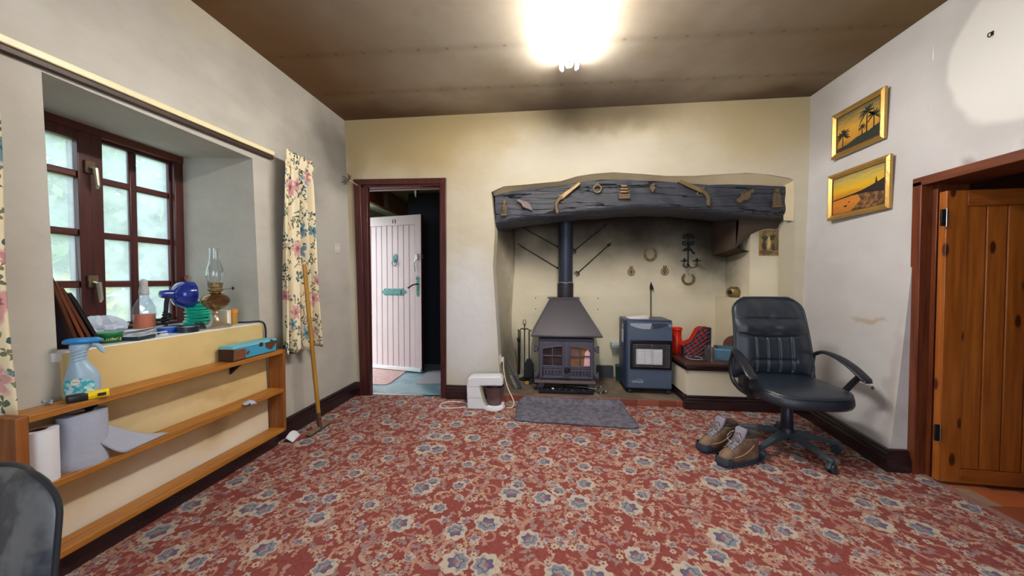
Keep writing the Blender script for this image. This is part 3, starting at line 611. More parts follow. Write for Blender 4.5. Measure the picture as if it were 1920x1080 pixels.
# ------------------------------------------------------------------ fluorescent light on the ceiling
def emis(name, rgb, s):
    t = NT(name); e = t.node('ShaderNodeEmission'); e.inputs[0].default_value = rgb; e.inputs[1].default_value = s
    t.l.new(e.outputs[0], t.out.inputs['Surface']); t.n.remove(t.b); return t.m
cl = thing('ceiling_light', 'twin-tube fluorescent batten light on the ceiling', 'light', (.125, 1.86, ZC), R(-1.5))
BAT = mat('cream_batten', (226, 204, 140), .45, 0, .05); L = 1.22
G().prism([(-.03, 0), (-.03, -.03), (-.018, -.055), (.018, -.055), (.03, -.03), (.03, 0)], 'y', -L / 2, L / 2).build('batten', BAT, cl, .003)
for s in (-1, 1):
    tb = G().cyl((.052 * s, -L / 2 + .012, -.062), (.052 * s, L / 2 - .012, -.062), .013, n=16).build('tube', emis('fluorescent_tube_glow', (1, .98, .95, 1), TUBE), cl)
    for e in (-1, 1):
        G().cyl((.052 * s, e * (L / 2 - .016), -.062), (.052 * s, e * (L / 2 + .004), -.062), .0145, n=16).build('end_cap', WHITEP, tb)
        G().box(.052 * s - .012, .052 * s + .012, e * (L / 2 - .006) - .008, e * (L / 2 - .006) + .008, -.07, -.01).build('lamp_holder', mat('yellowed_holder', (206, 170, 70), .5), cl, .003)
for s in (-1, 1): G().cyl((0, L / 2 - .07 * (1 if s > 0 else 3), -.056), (0, L / 2 - .07 * (1 if s > 0 else 3), -.054), .006, n=10).build('screw', IRON, cl)

# ================================================================== LEFT WALL
sh = thing('shelf_unit', 'low orange pine shelf unit standing under the window', 'shelf', (0, 0, 0))
XF = -1.762
for z in (.655, .395, .128):
    G().box(xl(z) + .022, XF, .985, 2.115, z - .024, z).build('shelf_board', PINE, sh, .002)
G().box(xl(.6) + .02, XF - .001, 2.1155, 2.137, .104, .655).build('side_panel', PINEZ, sh, .002)
G().box(xl(.6) + .02, XF - .001, .955, .9845, .104, .655).build('side_panel', PINEZ, sh, .002)
G().box(-1.86, -1.82, .96, 2.13, .0, .104).build('plinth', SKIRT, sh)
for y in (1.19, 1.842):
    G().prism([(-1.872, .631), (-1.80, .631), (-1.80, .624), (-1.862, .57), (-1.872, .56)], 'y', y - .009, y + .009).build('bracket', IRON, sh, .002)
ZT = .6555; ZM = .3955

# fabric spray bottle
sb = thing('spray_bottle', 'pale blue trigger spray bottle on the top shelf, bright blue cap', 'bottle', (-1.828, 1.165, ZT), R(38))
PB = mat('pale_blue_plastic', (158, 184, 204), .3, 0, .05); CY = mat('cyan_cap', (46, 134, 200), .3, 0, .05)
def oval(w, d, z, ox=0., n=24): return [(ox + w * math.cos(2 * math.pi * k / n), d * math.sin(2 * math.pi * k / n), z) for k in range(n)]
G().rings([oval(.036, .026, 0), oval(.045, .03, .006), oval(.05, .032, .04), oval(.05, .032, .07), oval(.044, .03, .10), oval(.032, .025, .125, -.006), oval(.024, .021, .145, -.010), oval(.021, .019, .165, -.010), oval(.022, .02, .185, -.008), oval(.03, .02, .205, -.004), oval(.034, .018, .216, 0)]).build('body', PB, sb, sub=1)
G().rings([oval(.05, .019, .212, .0), oval(.056, .022, .222, .002), oval(.052, .02, .234, .004), oval(.03, .012, .238, .006)]).build('cap', CY, sb, sub=1)
G().tube(spline([(.03, 0, .212), (.045, 0, .2), (.052, 0, .185), (.062, 0, .172)], 4), [.010, .010, .009, .009, .009, .008, .008, .008, .007, .007, .006, .005, .004], 8).build('trigger', PB, sb)
for k in range(4): G().tube([(-.008 + .0225 * math.cos(a), .0205 * math.sin(a), .15 + .013 * k + .008 * math.cos(a)) for a in [R(-130 + 13 * i) for i in range(11)]], .0022, 6).build('grip_rib', PB, sb)
LB = mat('turquoise_label', (60, 170, 190), .4, 0, .3, 60, second=(190, 224, 226), lo=.45, hi=.55)
lab = G().grid(lambda u, v: (.0507 * math.cos(R(-152 + 110 * u)), .0327 * math.sin(R(-152 + 110 * u)), .022 + .062 * v * (1 - .25 * (2 * u - 1) ** 2)), 14, 6).build('label', LB, sb, fix=False)
a0 = R(-98); lg = G().lathe([(0, .0), (.0125, .0), (.0125, .0012), (0, .0012)], n=20).build('logo_disc', mat('label_cream', (238, 232, 214), .5), lab, loc=(.0507 * math.cos(a0), .0333 * math.sin(a0), .070), rot=(R(90), 0, R(-6)))
text('logo_lettering', 'febreze', .0062, mat('label_red_brown', (120, 70, 60), .5), lab, (.0507 * math.cos(a0), .0333 * math.sin(a0) - .0014, .070), (R(90), 0, R(-6)), .0002)
# yellow and black cutter
tk = thing('utility_cutter', 'yellow and black plastic cutter lying in front of the spray bottle', 'cutter', (-1.779, 1.15, ZT), R(64)); tk.scale = (1., 1.25, 1.5)
G().rings([[(x, y * w, z) for y, z in ((-.011, .0), (.011, .0), (.014, .01), (.010, .02), (-.010, .02), (-.014, .01))] for x, w in ((-.012, .95), (.005, 1.), (.04, 1.), (.052, .8))]).build('yellow_body', mat('yellow_plastic', (236, 200, 20), .35), tk, .003)
G().rings([[(x, y * w, z) for y, z in ((-.0125, .0), (.0125, .0), (.0155, .01), (.012, .019), (-.012, .019), (-.0155, .01))] for x, w in ((-.055, .6), (-.045, .95), (-.01, 1.), (.006, .7))]).build('black_grip', BLACKP, tk, .003)
G().box(.02, .042, -.0155, -.012, .006, .014).build('grip_inlay', BLACKP, tk, .001)
sc = G()
for i in range(7): sc.ball((.012 * math.cos(i * 2.1) * (i / 6), .010 * math.sin(i * 2.1), .006 + .004 * (i % 3)), .0065, 8)
tag(sc.build('crumpled_foil', mat('grey_foil', (170, 176, 182), .35, .6), loc=(-1.855, 1.085, ZT)), 'small crumpled grey foil ball on the near end of the top shelf', 'foil')
# cash box
cb = thing('metal_box', 'rusty turquoise blue metal cash box on the top shelf', 'box', (-1.815, 1.915, ZT + .004), 0)
TQ = mat('chipped_turquoise_paint', (66, 158, 196), .4, .1, .1, 9, .2, 40, second=(96, 60, 36), lo=.60, hi=.64); TQL = mat('chipped_lid_paint', (110, 186, 206), .4, .1, .1, 7, .2, 40, second=(70, 60, 56), lo=.66, hi=.70)
G().box(-.045, .045, -.155, .155, .0, .066).build('body', TQ, cb, .003)
ld = G().hex([(-.048, -.16, .066), (.049, -.16, .066), (.049, .16, .066), (-.048, .16, .066), (-.044, -.154, .083), (.044, -.154, .083), (.044, .154, .083), (-.044, .154, .083)]).build('lid', TQL, cb, .003)
G().box(.045, .05, .02, .045, .05, .074).build('latch', mat('rusted_iron', (76, 52, 44), .7, .5, .3, 40), cb, .002)
for s in (-1, 1): G().box(-.046, .046, s * .156 - .002, s * .156 + .002, 0, .07).build('edge_strap', _m['rusted_iron'], cb)
G().box(.0445, .0465, -.152, -.075, .002, .06).build('rust_patch', mat('rust', (120, 70, 44), .8, 0, .4, 50), cb, .001)
# paper rolls
pr = thing('paper_roll', 'white paper roll standing at the near end of the middle shelf', 'paper roll', (-1.812, 1.033, ZM))
G().lathe([(.022, 0), (.046, 0), (.046, .19), (.022, .19), (.022, .0)], n=36).build('paper', PAPER, pr)
G().lathe([(.018, .003), (.022, .003), (.022, .188), (.018, .188), (.018, .003)], n=30).build('core', mat('card_core', (150, 76, 44), .8), pr)
br = thing('tissue_roll', 'fat blue-grey tissue roll on the middle shelf, end trailing off', 'paper roll', (-1.822, 1.158, ZM))
BT = mat('blue_grey_tissue', (172, 178, 196), .85, 0, .05, 20, .15, 60)
G().rings([[((.058) * w * math.cos(a), .072 * w * math.sin(a) + .0, z) for a in [2 * math.pi * k / 40 for k in range(40)]] for w, z in ((1, 0), (1.02, .03), (1.0, .034), (.97, .12), (.95, .205), (.55, .207), (.55, .05))], caps=False).build('wound_tissue', BT, br)
G().lathe([(.026, .01), (.031, .01), (.031, .2), (.026, .2), (.026, .01)], n=30).build('core', _m['card_core'], br)
def trail(u, v):
    y = -.005 + .275 * u; hi = .004 + .185 * (1 - u) ** 1.5 + .02 * u * (1 - u); lo = .003 + .10 * max(0, 1 - u / .35) ** 1.5
    x = .052 - .028 * v * (1 - u) + .012 * math.sin(u * 5) * (1 - v) - .05 * u * v
    return (x, y + .012 * math.sin(v * 3) * (1 - u), lo + (max(lo + .001, hi) - lo) * v + .002 * math.sin(v * 8 + u * 14) * (1 - u))
G().grid(trail, 20, 10).build('trailing_sheet', BT, br, solid=.0015, fix=False, ang=180)
g = G().grid(lambda u, v: (-1.765 + .02 * v - .035 * u * (1 - v) + (.012 if u > .7 else 0), 1.80 + .075 * u, ZM + .002 - (.05 * max(0, v - .6) * (u > .55) + .006 * math.sin(u * 6) * v if v > .6 else -.006 * abs(math.sin(u * 5 + v * 3)))), 10, 6)
tag(g.build('tissue_scrap', BT, solid=.001, fix=False, ang=180), 'torn scrap of pale tissue hanging over the middle shelf edge', 'paper')
g = G().grid(lambda u, v: (-1.80 + .055 * v * (1 - .5 * u), 2.17 + .11 * u, .002 + .05 * (1 - v) * (.5 + .5 * math.sin(u * 3.1)) + .003), 8, 6)
tag(g.build('paper_scrap', PAPER, solid=.001, fix=False, ang=180), 'curled white paper scrap on the carpet beside the shelf end', 'paper')

# ---- curtains and track
def curtain_mat():
    t = NT('floral_curtain_cloth'); v = t.coord('UV')
    w = t.node('ShaderNodeTexNoise'); t.l.new(v, w.inputs['Vector']); w.inputs['Scale'].default_value = 22; w.inputs['Detail'].default_value = 2
    sc_ = t.vmath('SCALE', t.vmath('SUBTRACT', w.outputs['Color'], (.5, .5, .5))); sc_.node.inputs[3].default_value = .035
    q = t.vmath('ADD', v, sc_); col = lin((232, 218, 184))
    tq, td, pk, pd_ = (110, 140, 144), (70, 92, 92), (196, 136, 140), (156, 96, 104)
    col = petals(t, q, .10, 1, .34, .45, [(150, 130, 104), (120, 130, 110)], 1., base=col, ring=True, off=(.3, .2, 0))
    col = petals(t, q, .045, 2, .40, .55, [td, (120, 120, 90)], 1., .55, (3, 1, 0), col)
    col = petals(t, q, .07, 3, .38, .62, [tq, td, (190, 200, 190), (60, 84, 88)], 1., .5, (9, 4, 0), col)
    col = petals(t, q, .16, 5, .33, .55, [tq, (130, 160, 170), (60, 100, 116), (196, 204, 196)], 1., .3, (2, 7, 0), col)
    col = petals(t, q, .17, 6, .34, .42, [pk, (206, 156, 150), pd_, (224, 190, 176)], 1., .22, (6, 3, 0), col)
    t.bump(t.noise(v, 700, 2), .1, .002)
    return t.fin(col, .9, 0, .1)
CURT = curtain_mat()
def curtain(name, label, x, y0, y1, ztop, zbot, nf, amp, ph, flare=.06, wside=0.):
    c = thing(name, label, 'curtain', (x, (y0 + y1) / 2, zbot)); H = ztop - zbot; Wd = y1 - y0
    def wave(s, h):   # s along width 0..1, h 0 bottom..1 top
        k = .55 + .45 * (1 - h)
        return amp * k * (math.sin(2 * math.pi * nf * s + ph) + .35 * math.sin(2 * math.pi * nf * 2.3 * s + 1.3 * ph + h * 2)) * (1 if h < .93 else .55)
    def pt(u, v, hs=0., he=1.):
        h = hs + (he - hs) * v; f = 1 + flare * (1 - h) - (.06 * math.exp(-((h - .925) / .03) ** 2))
        return (wave(u, h) + (.012 if h > .945 else 0) + wside * (1 - h), (u - .5) * Wd * f + .006 * math.sin(h * 7 + u * 9), h * H + (.012 * math.sin(u * 17) if h < .02 else 0))
    def sheet(nm, hs, he, nv, thick):
        nu = 90; g = G().grid(lambda u, v: pt(u, v, hs, he), nu, nv); o = g.build(nm, CURT, c, fix=False, ang=180)
        me = o.data; uv = me.uv_layers.new(name='UVMap'); ln = Wd * (1 + 10 * amp * nf / Wd * .35)
        for lp in me.loops:
            p = me.vertices[lp.vertex_index].co
            uv.data[lp.index].uv = (p.y * 1.1 + p.x * .8, p.z * .85)
        m = o.modifiers.new('solid', 'SOLIDIFY'); m.thickness = thick; return o
    sheet('drape', 0., .93, 40, .003)
    hd = sheet('gathered_heading', .925, 1., 8, .006); hd.location = (.004, 0, 0)
    return c
curtain('curtain', 'short floral curtain at the right end of the window track, broom leaning by it', -1.826, 2.222, 2.50, 2.03, .600, 3.2, .040, .6, .34)
curtain('curtain', 'floral curtain at the left edge of the picture hanging to the shelf top', -1.828, .68, .965, 1.99, .668, 3.0, .018, 2.1, .14, .0)
ct = thing('curtain_track', 'white curtain track on a dark wooden batten above the window', 'curtain track', (0, 0, 0))
a_, b_ = Vector((-1.885, .74, 1.947)), Vector((-1.885, 2.235, 1.99))
def bar(p, q, w, h, dx, dz): return G().hex([(p.x + dx, p.y, p.z + dz), (p.x + dx + w, p.y, p.z + dz), (q.x + dx + w, q.y, q.z + dz), (q.x + dx, q.y, q.z + dz), (p.x + dx, p.y, p.z + dz + h), (p.x + dx + w, p.y, p.z + dz + h), (q.x + dx + w, q.y, q.z + dz + h), (q.x + dx, q.y, q.z + dz + h)])
bar(a_, b_, .032, .022, -.055, -.028).build('batten', wood('batten_dark', (70, 44, 28), (46, 28, 20), 'y', .5), ct, .002)
bar(a_, b_, .03, .03, -.045, -.004).build('rail', mat('cream_rail', (236, 224, 180), .3, 0, .06, 1.2), ct, .004)
tag(G().tube(spline([(-1.878, 2.105, .70), (-1.878, 2.105, .80), (-1.885, 2.08, .845), (-1.95, 2.04, .845), (-2.05, 2.02, .845), (-2.2, 2.0, .845)], 6), .0055, 8).build('aerial_cable', BLACKP), 'black cable running from the sill corner down beside the curtain', 'cable')

# ---- broom, switch, wire ornament
bm_ = thing('floor_brush', 'old broom with long yellow wooden handle leaning on the curtain', 'broom', (-1.69, 2.375, 0))
top = Vector((-1.775, 2.345, 1.235)) - Vector((-1.69, 2.375, 0))
YW = wood('yellow_handle_wood', (186, 138, 44), (156, 108, 34), 'z', .4)
G().tube([(0, 0, .03), top * .3, top * .6, top], [.014, .0145, .0145, .013], 12).build('handle', YW, bm_)
G().tube([(0, 0, .022), top * .11], [.017, .0155], 12).build('ferrule', mat('dirty_ferrule', (90, 62, 48), .7, .3), bm_)
G().hex([(-.022, -.12, .012), (.012, -.12, .012), (.012, .12, .012), (-.022, .12, .012), (-.014, -.115, .034), (.008, -.115, .034), (.008, .115, .034), (-.014, .115, .034)]).build('head', mat('worn_wood_head', (120, 96, 70), .8, 0, .3, 30), bm_, .003)
G().box(-.018, .009, -.118, .118, .0, .013).build('bristle_stub', mat('dark_bristle', (50, 40, 34), .95), bm_, .002)
sw = thing('light_switch', 'small white double light switch on the left wall near the corner', 'switch', (xl(1.41), 2.96, 1.41))
G().box(0, .009, -.035, .035, -.045, .045).build('plate', mat('switch_plate', (214, 206, 196), .4), sw, .003)
for s in (-1, 1): G().box(.009, .016, s * .014 - .008, s * .014 + .008, -.014, .014).build('rocker', WHITEP, sw, .002)
wo = thing('dried_sprig', 'spiky dried twig ornament on the door frame corner', 'ornament', (-1.885, 3.12, 2.07))
TW = mat('dry_twig', (86, 70, 56), .8)
g = G()
for i, (dx, dy, dz) in enumerate([(-.09, -.06, .0), (-.07, -.05, .03), (-.02, -.02, .055), (.01, -.03, .05), (-.05, -.06, -.03), (.03, -.02, .04), (-.03, -.05, -.045)]):
    g.tube(spline([(0, 0, 0), (dx * .5, dy * .5, dz * .7 + .006), (dx, dy, dz)], 4), [.004] * 4 + [.003] * 4 + [.0012], 6)
g.build('twigs', TW, wo)
G().tube([(.0, 0, 0), (.03, -.004, -.018), (.085, -.005, -.052)], [.006, .005, .003], 8).build('stem', mat('pale_stem', (196, 176, 140), .7), wo)

# ================================================================== WINDOW SILL THINGS
ZS = .8385
# framed boards leaning at the left reveal
FB = [((86, 46, 30), .345, .285, 'tall reddish brown framed board leaning at the left of the sill', 1.135, 1.225, (60, 44, 66)), ((128, 66, 34), .285, .26, 'orange brown wooden picture frame, second in the leaning stack', 1.163, 1.252, (90, 50, 36)),
      ((98, 54, 36), .265, .25, 'brown wooden picture frame, third in the leaning stack', 1.182, 1.277, (70, 44, 36)), ((26, 24, 28), .245, .24, 'black picture frame at the front of the leaning stack', 1.208, 1.303, (40, 30, 34))]
for i, (col_, hh, ww, lb_, yt, yb_, inner) in enumerate(FB):
    lean = math.asin(min(.6, (yb_ - yt) / hh)); th = .013
    o = thing('picture_frame', lb_, 'picture frame', (-1.915 - .005 * i, yb_ - .004, ZS + th * math.sin(lean) + .0005), 0, 'frames leaning on the sill', (lean, 0, 0))
    m_ = wood('frame_wood_%s' % 'abcd'[i], col_, tuple(int(c * .75) for c in col_), 'z', .35); w = .022
    G().box(-ww, 0, -th, 0, 0, w).box(-ww, 0, -th, 0, hh - w, hh).box(-ww, -ww + w, -th, 0, w, hh - w).box(-w, 0, -th, 0, w, hh - w).build('frame', m_, o, .002)
    G().box(-ww + w, -w, -th + .003, -.003, w, hh - w).build('backing', mat('frame_back_%s' % 'abcd'[i], inner, .6, 0, .2), o)
# crumpled bag
rb = random.Random(5); g = G(); n = 22; rs = []
for i in range(9):
    z = .105 * i / 8; f = math.sin(math.pi * (i + .8) / 9.3) ** .6
    rs.append([((.075 * f * (1 + rb.uniform(-.2, .2))) * math.cos(2 * math.pi * k / n), .10 * f * (1 + rb.uniform(-.2, .2)) * math.sin(2 * math.pi * k / n), max(.0, z + rb.uniform(-.006, .006) if i else 0)) for k in range(n)])
tag(G().rings(rs).build('plastic_bag', mat('pale_blue_plastic_bag', (206, 218, 236), .35, 0, .08, 20), loc=(-2.19, 1.46, ZS), ang=10), 'crumpled pale blue plastic bag on the sill behind the frames', 'bag')
tn = thing('green_tin', 'small round green tin with cream lettering on the sill', 'tin', (-1.985, 1.352, ZS))
GT = mat('bottle_green_tin', (22, 96, 50), .3, .2)
G().lathe([(.046, 0), (.048, .003), (.048, .034), (.046, .036), (0, .036)], n=36).build('body', GT, tn)
G().lathe([(.049, .034), (.0495, .042), (.047, .046), (0, .046)], n=36).build('lid', mat('bright_green_lid', (40, 130, 80), .3, .2), tn)
for i, ch in enumerate('Ludwig'):
    a = R(-62 + i * 13 + 15); text('lettering', ch, .02, mat('cream_lettering', (226, 218, 160), .5), tn, (.0486 * math.cos(a), .0486 * math.sin(a), .018), (R(90), 0, a + R(90)), .0003)
bk = thing('black_tray', 'shallow dark plastic tray at the front of the sill', 'tray', (-1.935, 1.435, ZS), R(18))
G().box(-.045, .035, -.05, .05, 0, .018).build('tray', mat('dark_slate_plastic', (46, 56, 66), .4), bk, .004)
G().box(-.046, .036, -.051, .051, .018, .022).build('lid', mat('clear_grey_lid', (176, 192, 204), .2), bk, .002)
for i, (x, y, a, w, d, lb_) in enumerate([(-2.2, 1.61, 20, .16, .13, 'flat white paper sheets on the sill in front of the window bar'), (-2.06, 1.515, 48, .10, .07, 'folded white leaflet on the sill beside the dark tray')]):
    o = thing('paper_sheet', lb_, 'paper', (x, y, ZS), R(a), 'loose papers on the sill')
    for k in range(3): G().grid(lambda u, v: ((u - .5) * w + .006 * k, (v - .5) * d + .008 * k, .0015 + .004 * k + .012 * (u ** 3) * (k + .5) * .6), 6, 3).build('sheet', PAPER, o, solid=.0012, fix=False)
cl_ = thing('clothes_peg', 'small white plastic clip on the front of the sill', 'clip', (-1.95, 1.535, ZS), R(30))
G().box(-.03, .03, -.012, .012, 0, .012).build('body', WHITEP, cl_, .003); G().box(-.025, .03, -.01, .01, .014, .02).build('arm', WHITEP, cl_, .003, rot=(0, R(-8), 0))
G().cyl((.0, -.013, .012), (0, .013, .012), .004, n=10).build('spring', IRON, cl_)
# trigger bottle with orange liquid
ob = thing('cleaning_bottle', 'translucent bottle half full of orange liquid on the sill', 'bottle', (-2.30, 1.735, ZS))
def clearp(name, c, tr=.6, rough=.1):
    t = NT(name); a = t.node('ShaderNodeBsdfTransparent'); a.inputs[0].default_value = lin(c); mx = t.node('ShaderNodeMixShader'); mx.inputs[0].default_value = 1 - tr
    t.l.new(a.outputs[0], mx.inputs[1]); t.fin(lin(c), rough); t.l.new(t.b.outputs[0], mx.inputs[2]); t.l.new(mx.outputs[0], t.out.inputs['Surface']); return t.m
G().lathe([(.045, 0), (.048, .006), (.048, .10), (.044, .13), (.03, .165), (.02, .185), (.018, .20), (0, .20)], n=32).build('body', clearp('milky_plastic', (232, 234, 244), .86), ob)
G().lathe([(.0, .004), (.043, .004), (.0445, .01), (.0445, .088), (0, .088)], n=32).build('liquid', clearp('orange_liquid', (250, 118, 20), .0), ob)
G().lathe([(.02, .196), (.022, .2), (.021, .225), (.016, .25), (.018, .27), (.010, .285), (0, .288)], n=14).build('wrapped_neck', mat('crumpled_white_wrap', (206, 204, 200), .7, 0, .2, 60, .8, 90), ob)
# blue desk lamp
dl = thing('desk_lamp', 'royal blue desk lamp with black gooseneck on the sill', 'lamp', (-2.20, 1.79, ZS))
BL = mat('royal_blue_enamel', (30, 52, 150), .18, 0, .06, coat=.5)
nk = [(-.01, -.02, .012), (-.012, -.02, .05), (-.005, -.02, .10), (.0, -.02, .15), (.006, -.02, .18), (.004, -.022, .20)]
G().lathe([(.055, 0), (.057, .008), (.045, .014), (0, .016)], n=30).build('base', BLACKP, dl)
G().tube(spline(nk, 6), .0105, 12).build('gooseneck', mat('gooseneck_black', (44, 40, 52), .4, .2, bump=.5, bs=400), dl)
ax = Vector((.28, .93, -.06)).normalized(); mrot = ax.to_track_quat('Z', 'Y').to_matrix(); O = Vector((-.012, -.03, .20))
hd_ = G().lathe([(0, -.012), (.02, -.01), (.023, 0), (.027, .04), (.042, .046), (.066, .062), (.079, .085), (.083, .11), (.082, .132), (.078, .132), (.07, .086), (.03, .066), (0, .064)], O, 36, m=mrot).build('shade', BL, dl)
G().lathe([(0, .068), (.018, .072), (.028, .09), (.02, .11), (0, .116)], O, 20, m=mrot).build('bulb', mat('opal_bulb', (240, 240, 236), .3), hd_)
G().ball(tuple(O + ax * .03 + Vector((0, -.02, .012))), .004, 8).build('screw', CHROME, hd_)
g = G()
for k in range(5): g.tube([(-.012 + .018 * math.cos(a) + .004 * k, -.02 + .016 * math.sin(a), .04 + .012 * k + .008 * math.sin(a + k)) for a in [R(24 * i) for i in range(15)]], .0045, 6, closed=True)
g.build('cord_coil', BLACKP, dl)
# cable reel
rl = thing('cable_reel', 'reel of turquoise green cable standing on the sill behind the lamps', 'reel', (-2.165, 1.915, ZS))
for z0, z1 in ((0, .006), (.152, .158)): G().lathe([(0, z0), (.072, z0), (.074, (z0 + z1) / 2), (.072, z1), (0, z1)], n=36).build('flange', WHITEP, rl)
g = G()
for k in range(22):
    z = .012 + .0063 * k; r0 = .052 + .006 * math.sin(k * 1.7) + (.012 if k < 4 else 0); tx = .006 * math.sin(k * 2.3)
    g.tube([(r0 * math.cos(a), r0 * math.sin(a), z + tx * math.cos(a)) for a in [2 * math.pi * i / 28 for i in range(28)]], .0055, 6, closed=True)
g.build('wound_cable', mat('turquoise_cable', (24, 200, 166), .35, 0, .06), rl)
G().cyl((0, 0, .006), (0, 0, .152), .045, n=24).build('core', mat('reel_core_green', (20, 150, 126), .5), rl)
for (nm, x, y, c, lb_) in (('blue_tape', -2.035, 1.645, (32, 78, 176), 'flat round blue tape roll at the front of the sill'), ('black_tape', -1.945, 1.668, (34, 34, 44), 'flat round black tape roll at the front of the sill beside the blue one')):
    o = thing(nm, lb_, 'tape roll', (x, y, ZS)); m_ = mat(nm + '_vinyl', c, .35)
    G().lathe([(.028, 0), (.045, 0), (.0455, .014), (.045, .028), (.028, .028), (.028, 0)], n=36).build('tape', m_, o)
    G().lathe([(.0, .002), (.028, .001), (.028, .0275), (.0, .026)], n=30).build('core', mat('tape_core_grey', (180, 186, 200), .5), o)
tag(G().tube(spline([(-2.03, 1.75, ZS + .006), (-1.99, 1.74, ZS + .02), (-1.965, 1.76, ZS + .012), (-1.99, 1.79, ZS + .03), (-2.02, 1.77, ZS + .028), (-1.98, 1.75, ZS + .034), (-1.955, 1.775, ZS + .007)], 6), .006, 8).build('cable_bundle', BLACKP), 'small tangle of black flex on the sill by the brass oil lamp', 'cable')
# oil lamp
ol_ = thing('oil_lamp', 'brass oil lamp with tall clear glass chimney on the sill', 'oil lamp', (-1.965, 1.845, ZS))
G().lathe([(.072, 0), (.076, .006), (.07, .014), (.045, .026), (.028, .04), (.02, .055), (.016, .075), (.02, .088), (.014, .098), (.022, .108)], n=36).build('foot', mat('pale_worn_brass', (190, 172, 150), .35, .8), ol_)
G().lathe([(.02, .104), (.035, .112), (.058, .132), (.069, .155), (.07, .166), (.066, .17), (.06, .182), (.042, .196), (.026, .205), (.024, .214)], n=36).build('reservoir', mat('warm_brass', (150, 116, 78), .25, .95, .3, 9), ol_)
bn_ = G().lathe([(.024, .21), (.034, .216), (.036, .228), (.03, .236), (.034, .24), (.034, .262), (.03, .264), (.026, .24)], n=28).build('burner', BRASS, ol_)
for k in range(14):
    a = 2 * math.pi * k / 14; G().box(-.004, .004, -.0012, .0012, 0, .012).build('gallery_prong', BRASS, bn_, loc=(.035 * math.cos(a), .035 * math.sin(a), .255), rot=(0, 0, a + R(90)))
kb = G().tube([(.03, .01, .225), (.085, .03, .232)], .0022, 6).build('wick_spindle', BRASS, bn_); G().lathe([(.009, -.002), (.009, .002)], (.085, .03, .232), 14, m=Vector((.9, .3, 0)).to_track_quat('Z', 'Y').to_matrix()).build('wick_knob', IRON, kb)
def glassm(name, c=(235, 242, 245)):
    t = NT(name); a = t.node('ShaderNodeBsdfTransparent'); a.inputs[0].default_value = (.97, .985, .99, 1); gl = t.node('ShaderNodeBsdfGlossy'); gl.inputs['Roughness'].default_value = .03
    lw = t.node('ShaderNodeLayerWeight'); lw.inputs[0].default_value = .35; mx = t.node('ShaderNodeMixShader'); t.put(mx.inputs[0], t.math('MULTIPLY_ADD', lw.outputs['Facing'], .55, .05, clamp=True))
    t.l.new(a.outputs[0], mx.inputs[1]); t.l.new(gl.outputs[0], mx.inputs[2]); t.l.new(mx.outputs[0], t.out.inputs['Surface']); t.n.remove(t.b); return t.m
GLASS = glassm('clear_glass')
G().lathe([(.026, .25), (.03, .262), (.040, .29), (.043, .315), (.040, .345), (.03, .38), (.0255, .41), (.0245, .455), (.026, .468)], n=36).build('chimney', GLASS, ol_, solid=.0015)
jr = thing('spice_jar', 'small jar with bright orange cap beside the oil lamp', 'jar', (-1.985, 1.985, ZS))
G().lathe([(.016, 0), (.0175, .004), (.0175, .075), (0, .076)], n=24).build('jar', mat('amber_grain', (176, 130, 60), .4, 0, .4, 90), jr)
G().lathe([(.0185, .074), (.0185, .096), (0, .098)], n=24).build('cap', mat('orange_cap', (240, 140, 30), .4), jr)
bx_ = thing('small_carton', 'small pale carton standing between oil lamp and orange-capped jar', 'box', (-2.0, 1.942, ZS), R(10))
G().box(-.02, .02, -.018, .018, 0, .093).build('carton', mat('cream_carton', (222, 208, 176), .6), bx_, .001); G().box(.0201, .0206, -.014, .0, .01, .08).build('printed_panel', mat('white_print', (240, 238, 230), .6), bx_)

# ================================================================== FIREPLACE THINGS
ZH = .0585
# --- stove
st = thing('wood_stove', 'grey cast iron stove with double glazed doors and canopy hood', 'stove', (.172, 3.45, ZH))
fy = -.15; z0 = .105
G().box(-.262, .262, fy + .012, .17, z0 + .005, .50).build('body', STOVE, st, .006)
G().hex([(-.30, fy - .055, z0 - .02), (.27, fy - .055, z0 - .02), (.27, fy + .05, z0 - .02), (-.30, fy + .05, z0 - .02), (-.30, fy - .055, z0 + .004), (.27, fy - .055, z0 + .004), (.27, fy + .05, z0 + .004), (-.30, fy + .05, z0 + .004)]).build('ash_lip', mat('rusty_stove_edge', (104, 92, 92), .6, .3, .2, 20), st, .005)
for sx in (-1, 1):
    for y in (fy + .03, .14): G().hex([(sx * .25 - .03, y - .025, 0), (sx * .25 + .03, y - .025, 0), (sx * .25 + .03, y + .025, 0), (sx * .25 - .03, y + .025, 0), (sx * .225 - .03, y - .025, z0), (sx * .225 + .03, y - .025, z0), (sx * .225 + .03, y + .025, z0), (sx * .225 - .03, y + .025, z0)]).build('leg', STOVE, st, .004)
hd = G(); b0, b1, t0, t1 = -.335, .335, -.15, .135
hd.hex([(b0, -.19, .535), (b1, -.19, .535), (b1, .30, .535), (b0, .30, .535), (t0, .10, .872), (t1, .10, .872), (t1, .30, .872), (t0, .30, .872)])
hd.box(b0, b1, -.19, .30, .522, .536)
hd.build('canopy_hood', mat('hood_sheet_iron', (66, 62, 70), .45, .3, .12, 8), st, .004)
G().box(-.25, .25, -.12, .16, .48, .523).build('neck', IRON, st)
G().box(t0 - .03, t1 + .015, .09, .30, .870, .880).build('top_plate', mat('rusty_stove_edge', (104, 92, 92)), st, .002)
fl = G().cyl((.008, .215, .88), (.008, .215, 1.95), .075, n=32).build('flue_pipe', mat('blue_black_flue', (48, 54, 72), .4, .3, .15, 6), st)
G().lathe([(.083, .0), (.083, .14), (.078, .15), (.0765, .15)], (.008, .215, .88), 32).build('flue_collar', mat('stained_collar', (40, 38, 48), .55, .3, .3, 20), fl)
